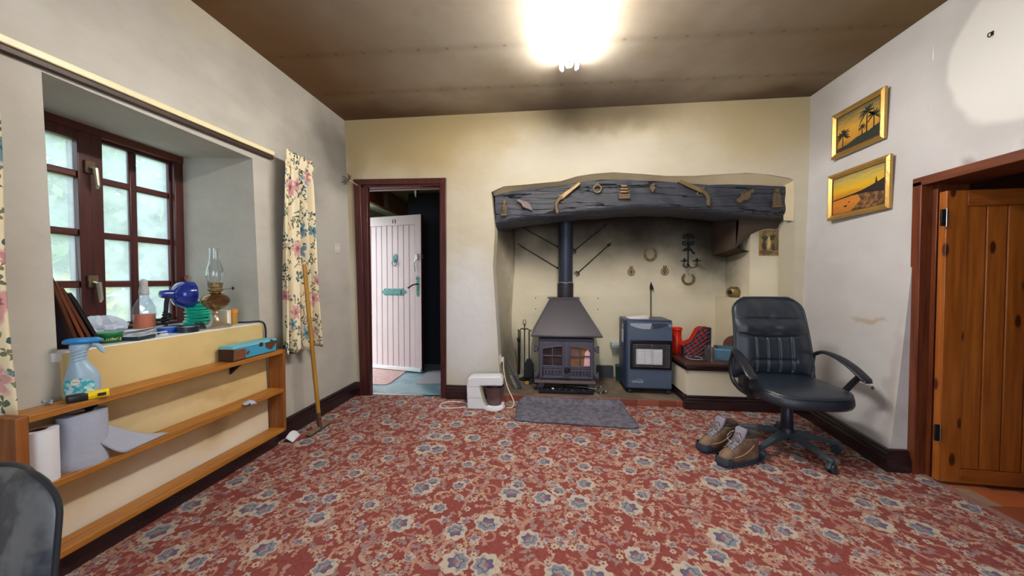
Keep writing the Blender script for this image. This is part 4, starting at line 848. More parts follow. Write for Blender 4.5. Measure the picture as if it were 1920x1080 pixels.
G().tube([(.008 + .077 * math.cos(a), .215 + .077 * math.sin(a), 1.035 + .004 * math.sin(a * 5)) for a in [2 * math.pi * k / 40 for k in range(40)]], .004, 6, closed=True).build('fire_cement', mat('white_cement', (170, 166, 164), .9, 0, .3, 60), fl)
ARC = lambda x, xc, w, h, s: h - s * ((x - xc) / w) ** 2
DG = mat('sooty_stove_glass', (34, 28, 34), .12, 0, .3, 6, second=(60, 46, 44)); DGR = mat('fire_glass_amber', (150, 96, 50), .15, 0, .3, 9, second=(112, 92, 80)); PKP = mat('pink_paper', (236, 186, 190), .7)
for sx in (-1, 1):
    xa, xb = (-.25, -.012) if sx < 0 else (.012, .25); xm = (xa + xb) / 2; ww = xb - xa
    d = thing_part = G()
    fr_ = .026; zb_, zt_ = z0 + .018, .475; zg0, zg1 = .245, .43
    top_ = [(xa + fr_ + (ww - 2 * fr_) * k / 10) for k in range(11)]
    arch = lambda x: zg1 - .035 * (((x - xa) if sx < 0 else (xb - x)) < ww * .98) * (((x - (xb if sx < 0 else xa)) / ww) ** 2)
    # door plate made of bars round the glazed and slotted openings
    d.box(xa, xa + fr_, fy - .012, fy + .012, zb_, zt_).box(xb - fr_, xb, fy - .012, fy + .012, zb_, zt_).box(xa + fr_, xb - fr_, fy - .012, fy + .012, zb_, zb_ + .024)
    d.box(xa + fr_, xb - fr_, fy - .012, fy + .012, zg0 - .03, zg0)
    d.prism([(x, arch(x)) for x in top_] + [(xb - fr_, zt_), (xa + fr_, zt_)], 'y', fy - .012, fy + .012)
    dr = d.build('door', STOVE, st, .003)
    G().tube([(x, fy - .014, arch(x) + .004) for x in top_], .005, 6).build('arch_bead', STOVE, dr)
    for x in (xa + fr_, xb - fr_): G().tube([(x, fy - .014, zg0), (x, fy - .014, arch(x))], .004, 6).build('bead', STOVE, dr)
    G().tube([(xa + fr_, fy - .014, zg0 - .004), (xb - fr_, fy - .014, zg0 - .004)], .005, 6).build('bead', STOVE, dr)
    G().box(xm - .006, xm + .006, fy - .013, fy + .004, zg0 - .03, arch(xm)).build('glazing_bar', STOVE, dr, .003)
    G().box(xa + fr_, xb - fr_, fy - .013, fy + .004, (zg0 + zg1) / 2 - .006, (zg0 + zg1) / 2 + .006).build('glazing_bar', STOVE, dr, .003)
    G().prism([(xa + fr_, zg0)] + [(xb - fr_, zg0)] + [(x, arch(x)) for x in reversed(top_)], 'y', fy + .002, fy + .006).build('glass', DG if sx < 0 else DGR, dr)
    if sx > 0: G().prism([(xb - .085, zg0 + .002), (xb - .028, zg0 + .002), (xb - .028, zg1 - .06), (xb - .05, zg1 - .02), (xb - .075, zg1 - .06)], 'y', fy - .004, fy + .001).build('pink_paper_behind_glass', PKP, dr)
    for k in range(6):
        x = xa + fr_ + (ww - 2 * fr_) * (k + .5) / 6; G().box(x - .009, x + .009, fy - .008, fy + .008, zb_ + .024, zg0 - .045).build('vent_bar', STOVE, dr, .005)
    G().box(xa + fr_, xb - fr_, fy - .01, fy + .008, zg0 - .05, zg0 - .034).build('vent_rail', STOVE, dr, .003)
    G().ball((xm, fy - .018, zg0 - .04), (.008, .008, .008), 10).build('vent_pin', STOVE, dr)
    for z in (.15, .40):
        x = sx * .268; lug = G().box(min(x, x + sx * .04), max(x, x + sx * .04), fy - .002, fy + .03, z - .022, z + .022).build('hinge_lug', STOVE, st, .006)
        G().cyl((x + sx * .03, fy + .012, z - .03), (x + sx * .03, fy + .012, z + .034), .011, n=12).build('hinge_pin', STOVE, lug)
G().box(-.02, .02, fy - .02, fy + .012, z0 + .02, .475).build('centre_post', STOVE, st, .004)
kb = G().lathe([(0, 0), (.012, 0), (.012, .02), (.026, .026), (.028, .04), (.02, .05), (0, .052)], (.006, fy - .018, .215), 20, m=Vector((0, -1, 0)).to_track_quat('Z', 'Y').to_matrix()).build('knob', IRON, st)
tag(G().box(-.10, .10, -.014, .014, 0, .016).build('pink_slip', PKP, loc=(.278, 3.335, ZH + .477), bev=.002), 'folded pink paper tucked along the top of the right stove door', 'paper')
at = thing('ash_tray', 'long black ash tray in front of the stove with cinders', 'tray', (.165, 3.262, ZH), R(1))
G().hex([(-.25, -.055, 0), (.25, -.055, 0), (.25, .04, 0), (-.25, .04, 0), (-.255, -.06, .03), (.255, -.06, .03), (.255, .045, .03), (-.255, .045, .03)]).build('tray', mat('sooty_tray', (30, 30, 36), .6, .3, .3, 30), at, .003)
g = G(); rc_ = random.Random(3)
for k in range(26): g.ball((rc_.uniform(-.23, .23), rc_.uniform(-.045, .03), .031), (.008, .006, .004), 6)
g.build('cinders', mat('ash_cinder', (86, 80, 84), .9, 0, .4, 60), at)['kind'] = 'stuff'
tag(G().ball((0, 0, .008), (.014, .011, .008), 14).build('white_pebble', WHITEP, loc=(.045, 3.235, ZH + .0335)), 'small white pebble lying in the ash tray', 'pebble')
tf = thing('wire_fork', 'silver wire toasting tool lying across the ash tray end', 'tool', (.49, 3.265, ZH + .005))
g = G()
for k in range(9): g.tube([(.032 * math.cos(a), -.004 * k + .01, .03 + .03 * math.sin(a)) for a in [R(20 * i + 7 * k) for i in range(18)]], .0018, 5, closed=True)
g.build('wire_cage', CHROME, tf); G().tube([(-.03, 0, .035), (-.16, .02, .043), (-.32, .03, .05)], .003, 6).build('handle', CHROME, tf)
G().ball((.045, -.01, .016), (.014, .01, .014), 10).build('end_loop', CHROME, tf)
bd = thing('backing_board', 'cream painted board fixed behind the stove', 'board', (0, 3.85, 0))
G().box(-.172, .572, -.012, -.001, .20, .955).build('board', SOOT_SHADE, bd, .001)
for x in (-.14, .54):
    for z in (.92, .80): G().cyl((x, -.014, z), (x, -.011, z), .006, n=10).build('screw', IRON, bd)
# --- spits and forks on the back wall
RST = mat('rusty_rod', (60, 44, 38), .7, .4, .3, 40)
def rod(a, b, label, kind, name='toasting_fork', g_='iron rods on the inglenook wall'):
    A, B = Vector(a), Vector(b); o = thing(name, label, 'iron rod', A, 0, g_); D = B - A; u = D.normalized(); w = u.cross(Vector((0, 1, 0))).normalized()
    G().tube([(0, 0, 0), D * .5, D], [.006, .0055, .006], 8).build('shaft', RST, o)
    if kind == 'fork':
        g = G()
        for s in (-1, 1): g.tube([(0, 0, 0), w * .022 * s - u * .015, w * .02 * s - u * .055], .004, 6)
        g.tube([(0, 0, 0), -u * .05], .004, 6); g.build('prongs', RST, o); G().tube([w * .03 - u * .02, -w * .03 - u * .02], .0045, 6).build('crossbar', RST, o)
        G().rings([[D * k + w * s * h + Vector((0, y, 0)) for h, y in ((1, 0), (0, -.006), (-1, 0), (0, .004))] for k, s in ((.88, .006), (.93, .02), (.95, .012), (1.02, .002))]).build('leaf_tip', RST, o)
    else:
        G().ball(tuple(D), (.012, .008, .012), 8).build('knob', RST, o); G().tube([(-.0, 0, 0), -u * .02 + w * .012, -u * .035], .005, 6).build('hook', RST, o)
rod((-.286, 3.838, 1.704), (.10, 3.838, 1.488), 'upper iron rod left of the flue pipe', 'rod', 'iron_spit')
rod((-.31, 3.838, 1.503), (.10, 3.838, 1.254), 'lower iron rod left of the flue pipe', 'rod', 'iron_spit')
rod((.30, 3.838, 1.455), (.634, 3.838, 1.73), 'upper toasting fork right of the flue pipe', 'fork')
rod((.335, 3.838, 1.21), (.675, 3.838, 1.521), 'lower toasting fork right of the flue pipe', 'fork')
# --- companion set
cs_ = thing('fire_tools', 'black iron companion set of fire tools left of the stove', 'fire tools', (-.25, 3.64, ZH))
G().lathe([(.06, 0), (.06, .012), (.02, .02), (.012, .03)], n=20).build('base', IRON, cs_)
G().tube([(0, 0, .02), (0, 0, .60)], .006, 8).build('stem', IRON, cs_)
G().tube([(.016 * math.cos(a), 0, .61 + .03 * math.sin(a)) for a in [R(18 * k) for k in range(20)]], .004, 6, closed=True).build('loop', BRASS, cs_)
g = G()
for s in (-1, 1): g.tube(spline([(0, 0, .535), (s * .03, 0, .545), (s * .06, 0, .52), (s * .072, 0, .535)], 5), .006, 6)
g.build('cross_arms', IRON, cs_)
G().tube([(-.062, -.01, .52), (-.062, -.012, .10), (-.062, -.012, .06)], .008, 8).tube([(-.045, -.012, .52), (-.05, -.012, .06)], .006, 8).build('tongs', IRON, cs_)
G().ball((-.06, -.012, .43), (.02, .012, .03), 10).build('tongs_hinge', IRON, cs_)
sv = G().tube([(.05, -.012, .52), (.05, -.014, .22)], .006, 8).build('shovel_rod', IRON, cs_)
G().prism([(.03, .23), (.07, .23), (.098, .17), (.10, .03), (.0, .03), (.002, .17)], 'y', -.028, -.018).build('shovel_blade', mat('shovel_iron', (46, 48, 56), .45, .4), sv, .004)
for s in (-.062, .05): G().tube([(s, -.012, .52), (s, -.012, .42)], .009, 8).build('brass_grip', BRASSD, cs_)
# --- dustpan brush, yellow ring, socket, coal lumps
db = thing('hearth_brush', 'black hearth brush with pale bristles leaning in the left corner', 'brush', (-.315, 3.42, ZH), R(-6))
A, B = Vector((.055, -.10, .012)), Vector((-.10, .02, .26)); u = (B - A).normalized()
G().tube([A + u * .10, B], [.010, .007], 8).build('handle', mat('blue_black_handle', (40, 46, 66), .4), db)
G().hex([A + Vector(p) for p in ((-.03, -.01, 0), (.015, -.01, 0), (.015, .012, 0), (-.03, .012, 0))] + [A + u * .13 + Vector(p) for p in ((-.02, -.01, 0), (.012, -.01, 0), (.012, .012, 0), (-.02, .012, 0))]).build('stock', mat('brush_stock', (24, 26, 40), .5), db, .003)
g = G()
for k in range(12):
    p = A + u * (.012 * k) + Vector((-.022, -.008, 0)); g.tube([p, p + Vector((-.022, -.014, -.002))], .003, 5)
g.build('bristles', mat('pale_bristles', (150, 150, 156), .8), db)
tag(G().tube([(.018 * math.cos(a), .010 * math.sin(a), .010 + .008 * math.sin(a * 1.0)) for a in [R(20 * k) for k in range(18)]], .006, 8, closed=True).build('yellow_ring', mat('yellow_rubber', (226, 170, 20), .5), loc=(-.21, 3.50, ZH + .0)), 'small yellow ring lying on the hearth by the fire tools', 'ring')
for i, (x, y, s) in enumerate([(-.165, 3.56, .03), (-.125, 3.50, .026), (-.18, 3.49, .022)]):
    rr = random.Random(20 + i); g = G().ball((0, 0, s * .8), (s, s * .8, s * .8), 8); g.v = [(a * rr.uniform(.8, 1.15), b * rr.uniform(.8, 1.15), max(0, c)) for a, b, c in g.v]
    tag(g.build('coal_lump', mat('coal', (40, 34, 34), .6, 0, .4, 30), loc=(x, y, ZH), ang=5), ['large coal lump at the foot of the fire tools', 'coal lump nearest the stove leg', 'small coal lump in front of the other two'][i], 'coal', 'coal lumps')
sk = thing('wall_socket', 'cream wall socket with plug on the left cheek of the fireplace', 'socket', (-.452, 3.26, .36), R(0))
G().box(-.012, .004, -.04, .04, -.04, .04).build('plate', mat('cream_socket', (226, 214, 180), .4), sk, .003); G().box(.004, .03, -.022, .022, -.024, .02).build('plug', WHITEP, sk, .005)
cord = [(-.425, 3.26, .345), (-.42, 3.22, .29), (-.40, 3.16, .22), (-.36, 3.05, .15), (-.30, 2.98, .06), (-.31, 2.95, .015), (-.36, 2.95, .006)]
tag(G().tube(spline(cord, 6), .0045, 8).build('mixer_flex', mat('cream_flex', (226, 210, 184), .5)), 'cream flex drooping from the wall socket to the mixer', 'cable')
# --- old stand mixer
mx_ = thing('stand_mixer', 'old white stand mixer with dull metal bowl on the carpet by the hearth', 'mixer', (-.55, 2.975, 0), R(3))
MW = mat('mixer_white', (232, 234, 240), .28, 0, .03)
def sidep(p, y0, y1): return G().prism(p, 'y', y0, y1)
sidep([(-.15, 0.0), (.16, 0.0), (.165, .012), (.165, .028), (.02, .03), (-.005, .06), (-.04, .205), (.150, .205), (.158, .215), (.158, .262), (.14, .285), (-.11, .278), (-.145, .262), (-.155, .2)], -.062, .062).build('body', MW, mx_, .008, seg=3)
G().lathe([(.0, 0.0), (.098, 0.0), (.098, .012), (.09, .024), (0, .026)], (.075, 0, 0), 36).build('base_plate', MW, mx_)
for z in (.195, .098): G().box(-.156, -.045 + (.03 if z < .15 else 0), -.0628, .0628, z, z + .0025).build('seam', mat('grey_seam', (150, 154, 164), .5), mx_)
G().prism([(-.03, .20), (-.046, .20), (-.012, .075), (.015, .034), (.028, .034), (.004, .09)], 'y', -.064, -.055).build('yellowed_edge', mat('yellowed_plastic', (170, 162, 130), .5), mx_)
bw = G().lathe([(0, .03), (.058, .03), (.06, .052), (.064, .056), (.084, .16), (.088, .185), (.09, .19), (.086, .19), (.06, .06), (0, .045)], (.083, 0, 0), 40).build('bowl', mat('tarnished_bowl', (128, 108, 108), .42, .75, .3, 9, .15, 40), mx_)
G().lathe([(.03, .19), (.044, .193), (.044, .206)], (.083, 0, 0), 28).build('beater_ring', CHROME, mx_)
G().tube(spline([(.165, -.01, .18), (.175, -.03, .186), (.16, -.05, .19)], 4), .005, 6).build('bowl_handle', mat('bowl_handle_wood', (120, 80, 66), .5), bw)
tag(G().tube(spline([(-.715, 2.98, .012), (-.76, 3.04, .006), (-.88, 3.06, .005), (-.955, 2.99, .005), (-.93, 2.90, .005), (-.82, 2.90, .005), (-.715, 2.93, .008)], 6), .0045, 8).build('white_flex', mat('pink_white_flex', (232, 214, 210), .5)), 'loop of white flex on the carpet left of the mixer', 'cable')
# --- hearth rug
def rug(u, v):
    fl_ = onZ(962, 790, 0).lerp(onZ(1200, 806, 0), u); fb_ = Vector((-.268, 3.128, 0)).lerp(Vector((.665, 3.128, 0)), u)
    c = .05 * max(0, (abs(2 * u - 1) - .86) / .14) ** 2; v2 = c * (1 - v) + v * (1 - c)
    p = fl_.lerp(fb_, v2); up_ = max(0, (v2 - .90) / .10)
    return (p.x + .008 * math.sin(v * 7), p.y + .004 * math.sin(u * 19), .009 + .042 * up_ ** 1.3 + .0015 * math.sin(u * 23 + v * 11))
tag(G().grid(rug, 40, 30).build('hearth_rug', mat('grey_purple_rug', (124, 122, 138), .95, 0, .25, 24, 1., 200, second=(96, 92, 106)), solid=.012, fix=False, ang=180), 'worn grey rug lying in front of the hearth', 'rug')

# --- gas heater
hx = thing('gas_heater', 'slate blue portable gas heater on castors', 'heater', (.938, 3.46, ZH), R(-1.5))
HB = mat('slate_blue_enamel', (74, 88, 110), .38, 0, .05, 6); HBD = mat('dark_blue_enamel', (46, 58, 86), .4, 0, .05, 6)
G().prism([(-.205, -.165), (.2, -.165), (.205, -.14), (.205, .17), (-.215, .17), (-.215, -.14)], 'z', .045, .69).build('cabinet', HBD, hx, .012, seg=3)
G().box(-.195, .2, -.178, -.160, .055, .672).build('front_panel', HB, hx, .012, seg=3)
gp = G().box(-.175, .195, -.190, -.176, .235, .505).build('grille_surround', mat('gloss_black', (14, 16, 30), .18), hx, .02, seg=4)
G().box(-.155, .175, -.194, -.186, .255, .47).build('dark_well', mat('heater_well', (10, 10, 16), .5), gp, .006)
for i in range(3):
    x0_ = -.125 + i * .078; G().box(x0_ + .001, x0_ + .077, -.199, -.192, .285, .425).build('ceramic_plaque', mat('white_ceramic', (226, 226, 232), .7), gp, .001)
CW = mat('chrome_wire', (200, 204, 214), .25, .9)
for k in range(14): G().tube([(-.155, -.200, .265 + .0155 * k), (-.15, -.207, .265 + .0155 * k), (.172, -.207, .265 + .0155 * k), (.176, -.200, .265 + .0155 * k)], .0012, 5).build('guard_wire', CW, gp)
for x in (-.12, .012, .14, .16): G().tube([(x, -.209, .258), (x, -.209, .478)], .0015, 5).build('guard_wire', CW, gp)
SLW = mat('slot_white', (190, 196, 206), .5); SLD = mat('slot_dark', (16, 20, 36), .6)
for k in range(27):
    x = -.165 + .0118 * k; ln = .048 * (1 - ((k - 13) / 15.5) ** 2) + .006
    G().box(-.0032, .0032, -.0015, .0015, -ln, 0).build('vent_slot', SLW if k < 16 else SLD, hx, loc=(x, -.1795, .660), rot=(0, R(14 if k < 16 else -14), 0))
text('logo_lettering', 'Lifestyle', .032, mat('logo_silver', (190, 204, 226), .4), hx, (-.105, -.1785, .118), (R(90), 0, 0), .0004)
G().tube([(-.155 + .1 * (k / 10), -.179, .134 + .006 * math.sin(math.pi * k / 10)) for k in range(4, 11)], .0012, 5).build('logo_arc', _m['logo_silver'], hx)
kn_ = G().lathe([(0, 0), (.014, 0), (.013, .008), (0, .009)], (.182, -.178, .640), 24, m=Vector((0, -1, 0)).to_track_quat('Z', 'Y').to_matrix()).build('badge', mat('badge_grey', (170, 150, 150), .4), hx)
G().box(-.004, .004, -.1885, -.186, .632, .648).build('flame_mark', mat('badge_red', (110, 40, 40), .5), kn_, .001, loc=(.182, 0, 0))
G().box(-.2165, -.2145, -.07, .02, .46, .59).build('rating_label', mat('label_white', (206, 214, 236), .5), hx); G().box(-.2165, -.2145, -.05, -.02, .60, .64).build('small_label', _m['label_white'], hx)
for sx in (-1, 1):
    for y in (-.14, .14):
        cst = G().box(sx * .17 - .012, sx * .17 + .012, y - .014, y + .014, .03, .048).build('castor_fork', IRON, hx)
        G().cyl((sx * .17 - .011, y, .0195), (sx * .17 + .011, y, .0195), .0195, n=18).build('castor_wheel', mat('castor_blue_grey', (40, 46, 60), .4), cst)
pp = thing('paper_stack', 'few white and pink papers lying on top of the gas heater', 'paper', (.845, 3.40, ZH + .6925), R(4))
for k, (a, m_) in enumerate(((0, PAPER), (8, PAPER), (-6, PKP), (5, PAPER))): G().box(-.09, .095, -.06, .06, 0, .0035).build('sheet', m_, pp, loc=(.004 * k, .008 * k, .0042 * k + .0005 + .0), rot=(0, R(-1.0 * k), R(a)))
ar = thing('arrow_poker', 'thin iron poker with arrow head standing behind the heater', 'poker', (1.08, 3.765, ZH))
G().tube([(0, 0, 0), (.01, .03, .5), (.013, .055, 1.0)], .005, 8).build('shaft', IRON, ar)
G().prism([(.013, 1.045), (.036, .985), (.045, .945), (.03, .965), (.02, .96), (.013, .935), (.002, .965), (.0, .99)], 'y', .048, .056).build('head', IRON, ar, .001)
ws = thing('small_shelf', 'small pale grey plastic shelf on the wall left of the gas heater', 'shelf', (.735, 3.785, .40))
G().box(-.06, .09, -.05, .064, .02, .05).build('ledge', mat('pale_grey_plastic', (196, 206, 206), .5), ws, .003); G().box(-.06, .09, -.04, .064, 0, .018).build('lower_lip', _m['pale_grey_plastic'], ws, .003)
gb = thing('green_tub', 'dark green plastic tub standing behind the gas heater', 'tub', (.765, 3.72, ZH))
G().lathe([(.05, 0), (.056, .15), (.058, .155), (.054, .155), (.048, .01), (0, .008)], n=28).build('tub', mat('dark_green_plastic', (20, 74, 56), .4), gb); G().lathe([(.06, .15), (.06, .163), (0, .165)], n=28).build('lid', mat('green_lid', (26, 90, 70), .4), gb)
G().box(.53, .70, 3.78, 3.845, ZH, .185).build('stone_block', mat('dark_slate_block', (60, 60, 66), .8, 0, .3, 20)); tag(bpy.data.objects['stone_block'], 'dark slate block on the hearth between stove and heater', 'block')

# --- things on the bench
ZB = .406
rp_ = thing('red_pot', 'bright red plastic jug with narrow neck at the back of the bench', 'jug', (1.262, 3.535, ZB))
RED = mat('bright_red_plastic', (214, 40, 18), .35, 0, .06)
G().lathe([(.05, 0), (.056, .01), (.058, .09), (.052, .12), (.044, .14), (.044, .22), (.05, .235), (.052, .246), (.046, .248), (.04, .22), (.04, .14), (0, .02)], n=32).build('body', RED, rp_)
G().lathe([(.053, .225), (.0545, .232), (.053, .238)], n=32).build('rim', RED, rp_)
G().box(-.075, -.05, -.02, .02, .03, .11).build('spout', RED, rp_, .008)
def mag(name, label, loc, m, rz, lattice):
    o = thing(name, label, 'magazine file', loc, rz, 'magazine files'); T = .004
    H_, W_, D_ = .275, .225, .075
    prof = [(0, 0), (W_, 0), (W_, H_), (W_ - .07, H_), (W_ - .10, H_ - .02), (.075, .15), (.005, .115), (0, .10)]
    for y in ((0,) if lattice else (0, D_ - T)):
        if not lattice: sidep(prof, y, y + T).build('side', m, o, .001)
        else:
            s_ = G()
            # outline frame and crossing straps leave open diamonds
            n = len(prof)
            for i in range(n):
                a, b = Vector((prof[i][0], y + T / 2, prof[i][1])), Vector((prof[(i + 1) % n][0], y + T / 2, prof[(i + 1) % n][1])); s_.tube([a, b], .0075, 6)
            def inside(x, z):
                c = False; j = n - 1
                for i in range(n):
                    if (prof[i][1] > z) != (prof[j][1] > z) and x < (prof[j][0] - prof[i][0]) * (z - prof[i][1]) / (prof[j][1] - prof[i][1] + 1e-9) + prof[i][0]: c = not c
                    j = i
                return c
            for fam, (dx, dz) in enumerate(((.80, .60), (-.60, .80))):
                for k in range(-14, 26):
                    ox, oz = (-dz * .030 * k, dx * .030 * k) if fam == 0 else (dz * .040 * k, -dx * .040 * k)
                    run = []
                    for t_ in range(-40, 61):
                        x, z = ox + dx * t_ * .008, oz + dz * t_ * .008
                        if inside(x, z): run.append((x, y + T / 2, z))
                        elif len(run) > 1: s_.tube([run[0], run[-1]], .0074 if fam == 0 else .0068, 6); run = []
                        else: run = []
                    if len(run) > 1: s_.tube([run[0], run[-1]], .007, 6)
            s_.build('lattice_side', m, o)
    G().box(W_ - T, W_, 0, D_, 0, H_).build('spine', m, o, .001); G().box(0, W_, 0, D_, 0, T).build('base', m, o, .001); G().box(0, T, 0, D_, 0, .10).build('front', m, o, .001)
    return o
mag('red_magazine_file', 'red magazine file standing behind the dark lattice one', (1.255, 3.37 + .125, ZB), RED, R(-8), False).location = (1.258, 3.388, ZB)
mag('lattice_magazine_file', 'dark navy lattice magazine file on the bench', (1.235, 3.28, ZB + .005), mat('navy_plastic', (28, 28, 52), .35), R(-2), True)
gm = thing('glass_tankard', 'clear glass tankard with handle on the bench front', 'glass', (1.412, 3.195, ZB))
G().lathe([(0, .0), (.036, .0), (.038, .005), (.036, .02), (.036, .10), (.040, .128), (.0375, .128), (.033, .10), (.033, .014), (0, .012)], n=32).build('cup', GLASS, gm)
G().tube(spline([(.036, 0, .105), (.06, 0, .10), (.066, 0, .07), (.055, 0, .035), (.035, 0, .03)], 5), .005, 8).build('handle', GLASS, gm)
for k in range(10): a = 2 * math.pi * k / 10; G().tube([(.0365 * math.cos(a), .0365 * math.sin(a), .02), (.0365 * math.cos(a), .0365 * math.sin(a), .09)], .002, 5).build('flute', GLASS, gm)
gd = thing('glass_dish', 'flat clear glass dish in front of the lattice magazine file', 'dish', (1.30, 3.215, ZB))
G().lathe([(0, 0), (.05, 0), (.066, .016), (.068, .02), (.064, .019), (.05, .006), (0, .005)], n=36).build('dish', GLASS, gd); G().tube([(.067 * math.cos(a), .067 * math.sin(a), .0185) for a in [2 * math.pi * k / 36 for k in range(36)]], .002, 6, closed=True).build('rim', mat('glass_rim', (214, 214, 200), .1), gd)
bb_ = thing('blue_box', 'open steel blue drawer box on the bench behind the office chair', 'box', (1.625, 3.30, ZB), R(-22))
BX = mat('steel_blue_board', (84, 124, 152), .5, 0, .06); BXI = mat('dark_blue_inside', (44, 66, 84), .6)
for a in ((-.11, .13, -.10, -.094), (-.11, .13, .094, .10), (-.11, -.104, -.094, .094), (.124, .13, -.094, .094)): G().box(a[0], a[1], a[2], a[3], 0, .10).build('side', BX, bb_, .001)
G().box(-.104, .124, -.094, .094, 0, .005).build('bottom', BXI, bb_)
G().box(-.112, .132, -.1025, -.10, .088, .101).build('rim', mat('pale_blue_rim', (130, 166, 190), .4), bb_)
wb = thing('round_board', 'round brown wooden board leaning on the pier behind the blue box', 'board', (1.73, 3.385, ZB), 0, None, (R(-8), 0, R(-10)))
G().lathe([(0, -.008), (.095, -.008), (.098, 0), (.095, .008), (0, .008)], (0, 0, .099), 40, m=Vector((0, -1, 0)).to_track_quat('Z', 'Y').to_matrix()).build('disc', wood('brown_board_wood', (120, 78, 62), (96, 60, 48), 'x', .6), wb)
# --- pot on ledge, print on the pier
pt_ = thing('brass_pot', 'small round brass pot with a side hole on the pier ledge', 'pot', (1.815, 3.60, .95))
G().lathe([(.03, 0), (.045, .008), (.06, .035), (.062, .055), (.052, .082), (.034, .092), (.032, .098), (.04, .102), (.036, .103), (.028, .094), (0, .09)], n=32).build('pot', BRASS, pt_)
G().lathe([(0, 0), (.02, 0), (.022, .003), (0, .0035)], (-.048, -.035, .052), 20, m=Vector((-.8, -.6, .05)).to_track_quat('Z', 'Y').to_matrix()).build('side_hole', mat('pot_hole_black', (14, 12, 10), .7), pt_)
pc = thing('small_print', 'small unframed print of dark figures on the inglenook pier', 'picture', (2.02, 3.408, 1.462))
G().box(-.085, .085, -.006, 0, -.115, .115).build('card', mat('ochre_print', (150, 120, 66), .6, 0, .3, 18, second=(96, 82, 54)), pc, .001)
rq = random.Random(9)
for k, (x, z, w, h, c) in enumerate([(-.04, .04, .05, .05, (50, 56, 46)), (.03, .05, .06, .045, (52, 54, 40)), (-.005, -.0, .028, .12, (200, 170, 104)), (.045, -.03, .05, .09, (56, 58, 60)), (-.045, -.02, .03, .10, (48, 48, 54)), (-.055, -.085, .05, .04, (120, 60, 44)), (.055, .0, .04, .12, (120, 100, 56)), (.0, -.09, .06, .03, (90, 84, 60))]):
    G().prism([(x + w * .5 * math.cos(a) * (1 + .3 * math.sin(3 * a + k)), z + h * .5 * math.sin(a) * (1 + .25 * math.cos(4 * a + k))) for a in [R(24 * i) for i in range(15)]], 'y', -.0075 - .0002 * k, -.006).build('painted_figure', mat('print_tone_%s' % 'abcdefgh'[k], c, .6, 0, .3, 40), pc)
# --- horseshoes, brasses, sconce on the back wall
HSM = mat('brassy_horseshoe', (128, 108, 66), .5, .6, .3, 40)
def shoe(name, label, x, z, r, h, gap):
    o = thing(name, label, 'horseshoe', (x, 3.843, z), 0, 'horseshoes on the inglenook wall'); n = 26; rs = []
    for k in range(n + 1):
        a = R(90 + gap) + (2 * math.pi - 2 * R(gap)) * k / n; c, s = math.cos(a), math.sin(a); w = .013 if 3 < k < n - 3 else .011
        p = Vector((r * c, 0, h * s)); u = Vector((c, 0, s))
        rs.append([p - u * w + Vector((0, -.006, 0)), p + u * w + Vector((0, -.006, 0)), p + u * w + Vector((0, .006, 0)), p - u * w + Vector((0, .006, 0))])
    G().rings(rs).build('shoe', HSM, o, .002)
    for k in range(3, n - 2, 4): q = sum((v for v in rs[k]), Vector()) / 4; G().box(-.004, .004, -.008, -.0055, -.004, .004).build('nail_hole', IRON, o, loc=q)
    G().cyl((0, -.02, h * .92), (0, .006, h * .92), .003, n=8).build('nail', IRON, o)
shoe('horseshoe', 'upper brassy horseshoe on the inglenook wall, points up', 1.091, 1.402, .057, .068, 28)
shoe('horseshoe', 'lower brassy horseshoe under the iron candle holder', 1.483, 1.135, .057, .058, 38)
def hbrass(label, x, z, v):
    o = thing('horse_brass', label, 'horse brass', (x, 3.846, z), 0, 'horse brasses'); g = G().tube([(.036 * math.cos(a), -.004, .036 * math.sin(a) - .01) for a in [R(15 * k) for k in range(24)]], .005, 8, closed=True); g.build('ring', BRASS, o)
    G().prism([(-.016, .028), (.016, .028), (.02, .05), (-.02, .05)], 'y', -.008, 0).build('strap_loop', BRASS, o, .002)
    g = G()
    if v: g.prism([(.018 * math.cos(R(45 * k)) * (1 if k % 2 else 1.5), -.01 + .018 * math.sin(R(45 * k)) * (1 if k % 2 else 1.5)) for k in range(8)], 'y', -.007, -.001)
    else: g.tube([(.016 * math.cos(a), -.004, .016 * math.sin(a) - .01) for a in [R(30 * k) for k in range(12)]], .006, 6, closed=True).box(-.003, .003, -.007, -.001, -.042, .03)
    g.build('centre', BRASSD, o)
hbrass('round horse brass left of the upper horseshoe', .892, 1.219, 1); hbrass('round horse brass right of the upper horseshoe', 1.242, 1.224, 0)
sn = thing('candle_sconce', 'black wrought iron candle holder with dolphin and scrolls', 'candle holder', (1.475, 3.84, 1.26))
BI = mat('wrought_iron', (20, 22, 34), .5, .5)
G().tube([(0, -.006, .02), (0, -.006, .355)], .007, 8).build('stem', BI, sn)
def scroll(cx, cz, s, d): return [(cx + s * (.006 + .024 * k / 16) * math.cos(R(100 * d) + d * R(28) * k), -.006, cz + (.006 + .024 * k / 16) * math.sin(R(100 * d) + d * R(28) * k)) for k in range(17)]
for s in (-1, 1):
    for cz, d in ((.318, 1), (.255, -1)): G().tube(scroll(s * .036, cz, s, d), .005, 6).build('scroll', BI, sn)
    G().tube(spline([(0, -.008, .03), (s * .012, -.03, .0), (s * .04, -.055, -.01), (s * .068, -.075, .015), (s * .062, -.075, .055)], 5), .0045, 6).build('arm', BI, sn)
    pn = G().lathe([(.006, .05), (.04, .058), (.043, .063), (.036, .061), (0, .057)], (s * .062, -.075, 0), 20).build('drip_pan', BI, sn)
    G().lathe([(.010, .06), (.012, .085), (.010, .085), (.008, .06)], (s * .062, -.075, 0), 12).build('candle_cup', BI, sn)
